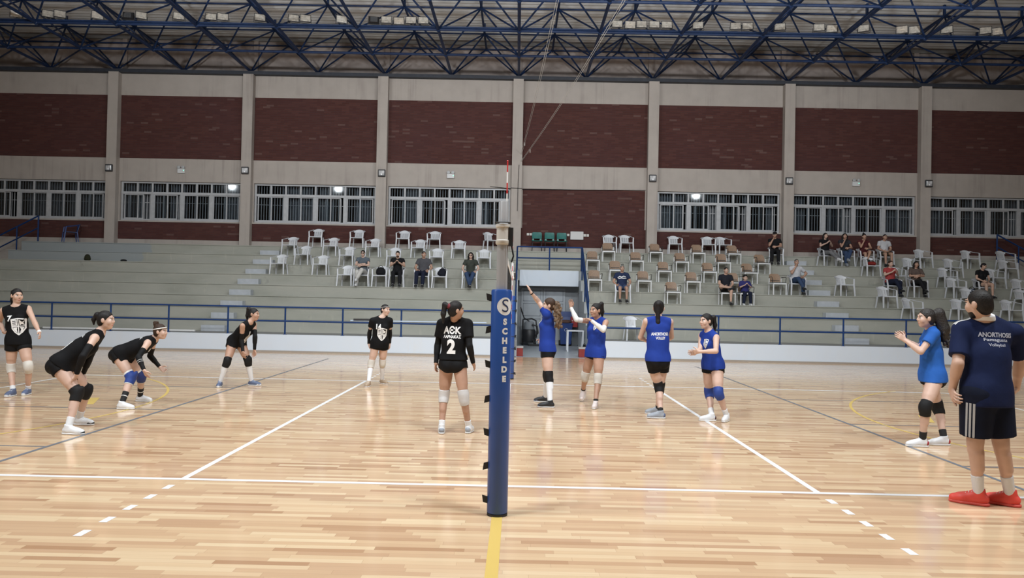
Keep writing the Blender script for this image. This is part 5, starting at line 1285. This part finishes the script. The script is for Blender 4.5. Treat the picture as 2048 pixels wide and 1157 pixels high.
spect('seated broad man in grey shirt turning his head, left stand', SKIN2, 'short', (.03, .028, .027), cloth('grey shirt', (.075, .075, .085)), NVT, M_SHK, sleeve=.6, male=True, w=1.2, x=-3.37, j=4, arms='down', look=-25, lx=.08, H=1.78)
spect('seated woman in dark olive tee, jeans and glasses, left stand', SKIN3, 'long', HB, cloth('olive tee', (.045, .05, .042)), DENIM, M_SHK, sleeve=.55, x=-1.63, j=4, arms='down', legs='ankle', glasses=1)
wave = merge2(stroke2([(-.15, -.01), (-.09, .035), (-.02, .0), (.04, .04), (.12, .02)], .03), stroke2([(-.13, -.05), (-.05, -.03), (.03, -.04), (.14, -.03)], .03))
spect('seated grey-haired man in navy tee with white print and denim shorts', SKIN2, 'short', (.16, .15, .14), cloth('navy tee', (.02, .03, .075)), cloth('denim shorts', (.05, .08, .16)), M_SHK, sleeve=.6, short=.78, male=True, w=1.12, x=3.87, j=3, arms='down', prints=[(wave, 'front', .70, 0.)])
spect('seated man in black tee with one bare leg crossed over the other', SKIN1, 'short', HB, cloth('black polo', (.016, .017, .024)), cloth('dark shorts', (.03, .03, .03)), M_SHK, sleeve=.6, short=.7, male=True, x=7.6, j=3, arms='lap', legs='figure4', turn=3)
spect('child in violet blue top sitting beside the man with crossed leg', SKIN3, 'pony', HB, cloth('violet top', (.03, .03, .13)), NVT, M_SHW, sleeve=.95, hs=1.28, x=8.28, j=3, arms='phone', legs='kid', sc=.80, hp=-.3)
spect('man in black cap and tee by the pillar, chin on his hand', SKIN2, 'short', HB, M_BT, BLKT, M_SHK, sleeve=.55, male=True, x=10.36, j=7, arms='chin', cap=BLKT, lean=.08, turn=-14, look=15)
spect('seated man in white tee and jeans holding a hand to his mouth', SKIN2, 'short', (.10, .095, .09), cloth('white tee', (.52, .53, .56)), DENIM, M_SHK, sleeve=.62, male=True, w=1.15, x=10.38, j=4, arms='hip', legs='crossr', lean=.1)
spect('woman in black top stretching out her grey-trousered legs, upper right', SKIN3, 'long', HB, M_BT, GRT, M_SHW, x=12.42, j=7, arms='clap', legs='stretch', turn=10)
spect('woman in dark top and jeans beside the woman with stretched legs', SKIN2, 'long', HB, cloth('charcoal top', (.028, .03, .038)), DENIM, M_SHG, x=13.18, j=7, arms='chin', legs='cross', look=10)
spect('woman in dark red dress with hair up on the upper row', SKIN2, 'bun', HB, cloth('dark red', (.085, .018, .022)), cloth('dark red', (.085, .018, .022)), M_SHK, sleeve=.15, short=.75, x=13.95, j=7, arms='chin', legs='cross')
spect('man in white tee leaning forward, last on the upper row', SKIN2, 'short', HB, cloth('white tee', (.52, .53, .56)), cloth('olive shorts', (.06, .05, .035)), M_SHK, sleeve=.6, short=.75, male=True, x=14.74, j=7, arms='lap', lean=.15)
spect('woman in coral red shirt with hands clasped, right stand', SKIN3, 'pony', HBR, cloth('coral shirt', (.36, .055, .055)), NVT, M_SHK, sleeve=.55, w=1.1, x=13.87, j=4, arms='clap', legs='crossr', turn=5)
spect('dark-haired woman in brown-grey top and black trousers, legs crossed', SKIN2, 'long', HB, cloth('taupe top', (.11, .08, .07)), BLKT, M_SHK, sleeve=.8, x=14.8, j=4, arms='fold', legs='crossr', turn=-4)
spect('bare-legged spectator in black top turned aside, behind the coach', SKIN1, 'short', HB, M_BT, cloth('dark shorts', (.03, .03, .03)), M_SHK, sleeve=.5, short=.5, x=17.2, j=4, arms='lap', lean=.2, turn=8, look=-40, hp=-.5)

# ---------------------------------------------------------------- bags and odds and ends in the stands
UX, UY, UZ = V3(1, 0, 0), V3(0, 1, 0), V3(0, 0, 1)
def bag(name, lb, cat, c, r, m, strap=True, tilt=0.):
    z = np.asarray(c, float); u = V3(math.sin(tilt), 0, math.cos(tilt)); x = V3(math.cos(tilt), 0, -math.sin(tilt))
    b = blob(name, [EL(z + u * r[2], (x, UY, u), r, .03), RC(z + u * r[2] * .5 - x * r[0] * .6, z + u * r[2] * .5 + x * r[0] * .6, r[2] * .45, r[2] * .45, .05)], .012, m, None, tuple(z), cuts=[(z + V3(0, 0, .002), -UZ)])
    if strap:
        s = MB(); s.tube([tuple(x * r[0] * .6 * math.cos(t) + u * (r[2] * 1.55 + r[2] * .75 * math.sin(t))) for t in np.linspace(0, PI, 10)], .012, 6); s.build('strap', M_BLACK, b)
    s = MB(); s.obox((0, -r[1] - .001, r[2] * .7), V3(r[0] * .5, 0, 0), V3(0, .006, 0), V3(0, 0, r[2] * .28)); s.build('pocket', m, b, bevel=.005)
    return tag(b, lb, cat)
SEATZ = lambda j: ZB(j) + .435
bag('handbag', 'black handbag on the white chair beside the bearded man', 'bag', (-4.94, YB(4) + .40, SEATZ(4)), (.17, .1, .15), cloth('black bag', (.01, .01, .012)))
bag('backpack', 'dark backpack slumped on the white chair beside the broad man', 'bag', (-2.72, YB(4) + .40, SEATZ(4)), (.14, .11, .16), cloth('dark bag', (.012, .014, .022)), True, .35)
bag('handbag', 'red bag on the seat of a white chair, right stand', 'bag', (13.87, YB(6) + .42, SEATZ(6)), (.17, .11, .08), cloth('red bag', (.22, .025, .02)))
bag('backpack', 'dark blue bag on the step beside the bare-legged spectator', 'bag', (16.75, YB(4) + .3, ZB(4)), (.2, .14, .19), cloth('blue bag', (.012, .018, .04)))
bag('sack', 'small dark olive sack left on a step of the left stand', 'bag', (-16.67, YB(6) + .3, ZB(6)), (.11, .10, .13), cloth('olive sack', (.03, .032, .018)), False)
bag('cap', 'small dark cap lying on a step right of the olive sack', 'cap', (-15.25, YB(6) + .3, ZB(6)), (.12, .1, .045), cloth('dark cap', (.014, .014, .016)), False)
bag('cloth_bundle', 'brown cloth bundle stuffed over the rim of the blue wheelie bin', 'cloth', (2.0, 22.98, .87), (.24, .12, .07), cloth('brown cloth', (.10, .055, .045)), False)
bag('shoulder_bag', 'dark bag on the floor by the podium wall at the foot of the table', 'bag', (2.42, 19.35, 0), (.07, .12, .13), cloth('black bag', (.01, .01, .012)), True)

# ---------------------------------------------------------------- light and camera
sc = bpy.context.scene
w = bpy.data.worlds.new('World'); sc.world = w; w.use_nodes = True
bg = w.node_tree.nodes['Background']; bg.inputs[0].default_value = (.05, .055, .07, 1); bg.inputs[1].default_value = .05
def area(name, loc, to, power, size, col=(.91, .965, 1), spread=math.radians(140)):
    l = bpy.data.lights.new(name, 'AREA'); l.energy = power; l.shape = 'RECTANGLE'; l.size = size[0]; l.size_y = size[1]; l.color = col; l.spread = spread
    o = bpy.data.objects.new(name, l); C.objects.link(o); o.location = loc
    o.rotation_euler = (Vector(to) - Vector(loc)).to_track_quat('-Z', 'Y').to_euler(); return o
for x in (-23.1, -14.5, 14.3): area('hall_and_fill_light', (x, -5., 10.45), (x * .25, 14, 0), 230, (.32, .3))
for x, k in ((-7.5, .85), (-2.6, 1.1), (2.6, 1.1), (7.5, .85)):
    area('hall_and_fill_light', (x, -2.6, 10.7), (x * .8, 3, 0), 395 * k, (1.2, .6))
    area('hall_and_fill_light', (x, 8, 10.7), (x * .8, 12, 0), 215 * k, (1.2, .6))
for x in (1.4, 4.6): area('hall_and_fill_light', (x, 1, 9.4), ((x - 3) * 6, 24, 13.5), 130, (.5, .35))  # added fill lights that brighten the upper wall and roof, no real fixtures
for x in (-12, -4, 4, 12): area('hall_and_fill_light', (x, 9, 9.6), (x, 21, 12.6), 190, (.5, .35), spread=math.radians(110))  # added uplights, only there to lift the dark ceiling
sc.view_settings.view_transform = 'Standard'; sc.view_settings.look = 'None'; sc.view_settings.exposure = 0.; sc.view_settings.gamma = 1.; sc.view_settings.use_curve_mapping = False
cam = bpy.data.cameras.new('Camera'); co = bpy.data.objects.new('Camera', cam); C.objects.link(co)
cam.sensor_fit = 'HORIZONTAL'; cam.sensor_width = 36.; cam.lens = 1576.5568 / 2048 * 36.; cam.clip_start = .05; cam.clip_end = 200
yaw, pitch, roll = -.0072, .0133, .0204
f = V3(math.sin(yaw) * math.cos(pitch), math.cos(yaw) * math.cos(pitch), math.sin(pitch)); r = V3(math.cos(yaw), -math.sin(yaw), 0); u = np.cross(r, f)
r2 = r * math.cos(roll) + u * math.sin(roll); u2 = -r * math.sin(roll) + u * math.cos(roll)
co.matrix_world = Matrix(((r2[0], u2[0], -f[0], .1297), (r2[1], u2[1], -f[1], -7.3564), (r2[2], u2[2], -f[2], 1.7471), (0, 0, 0, 1)))
sc.camera = co
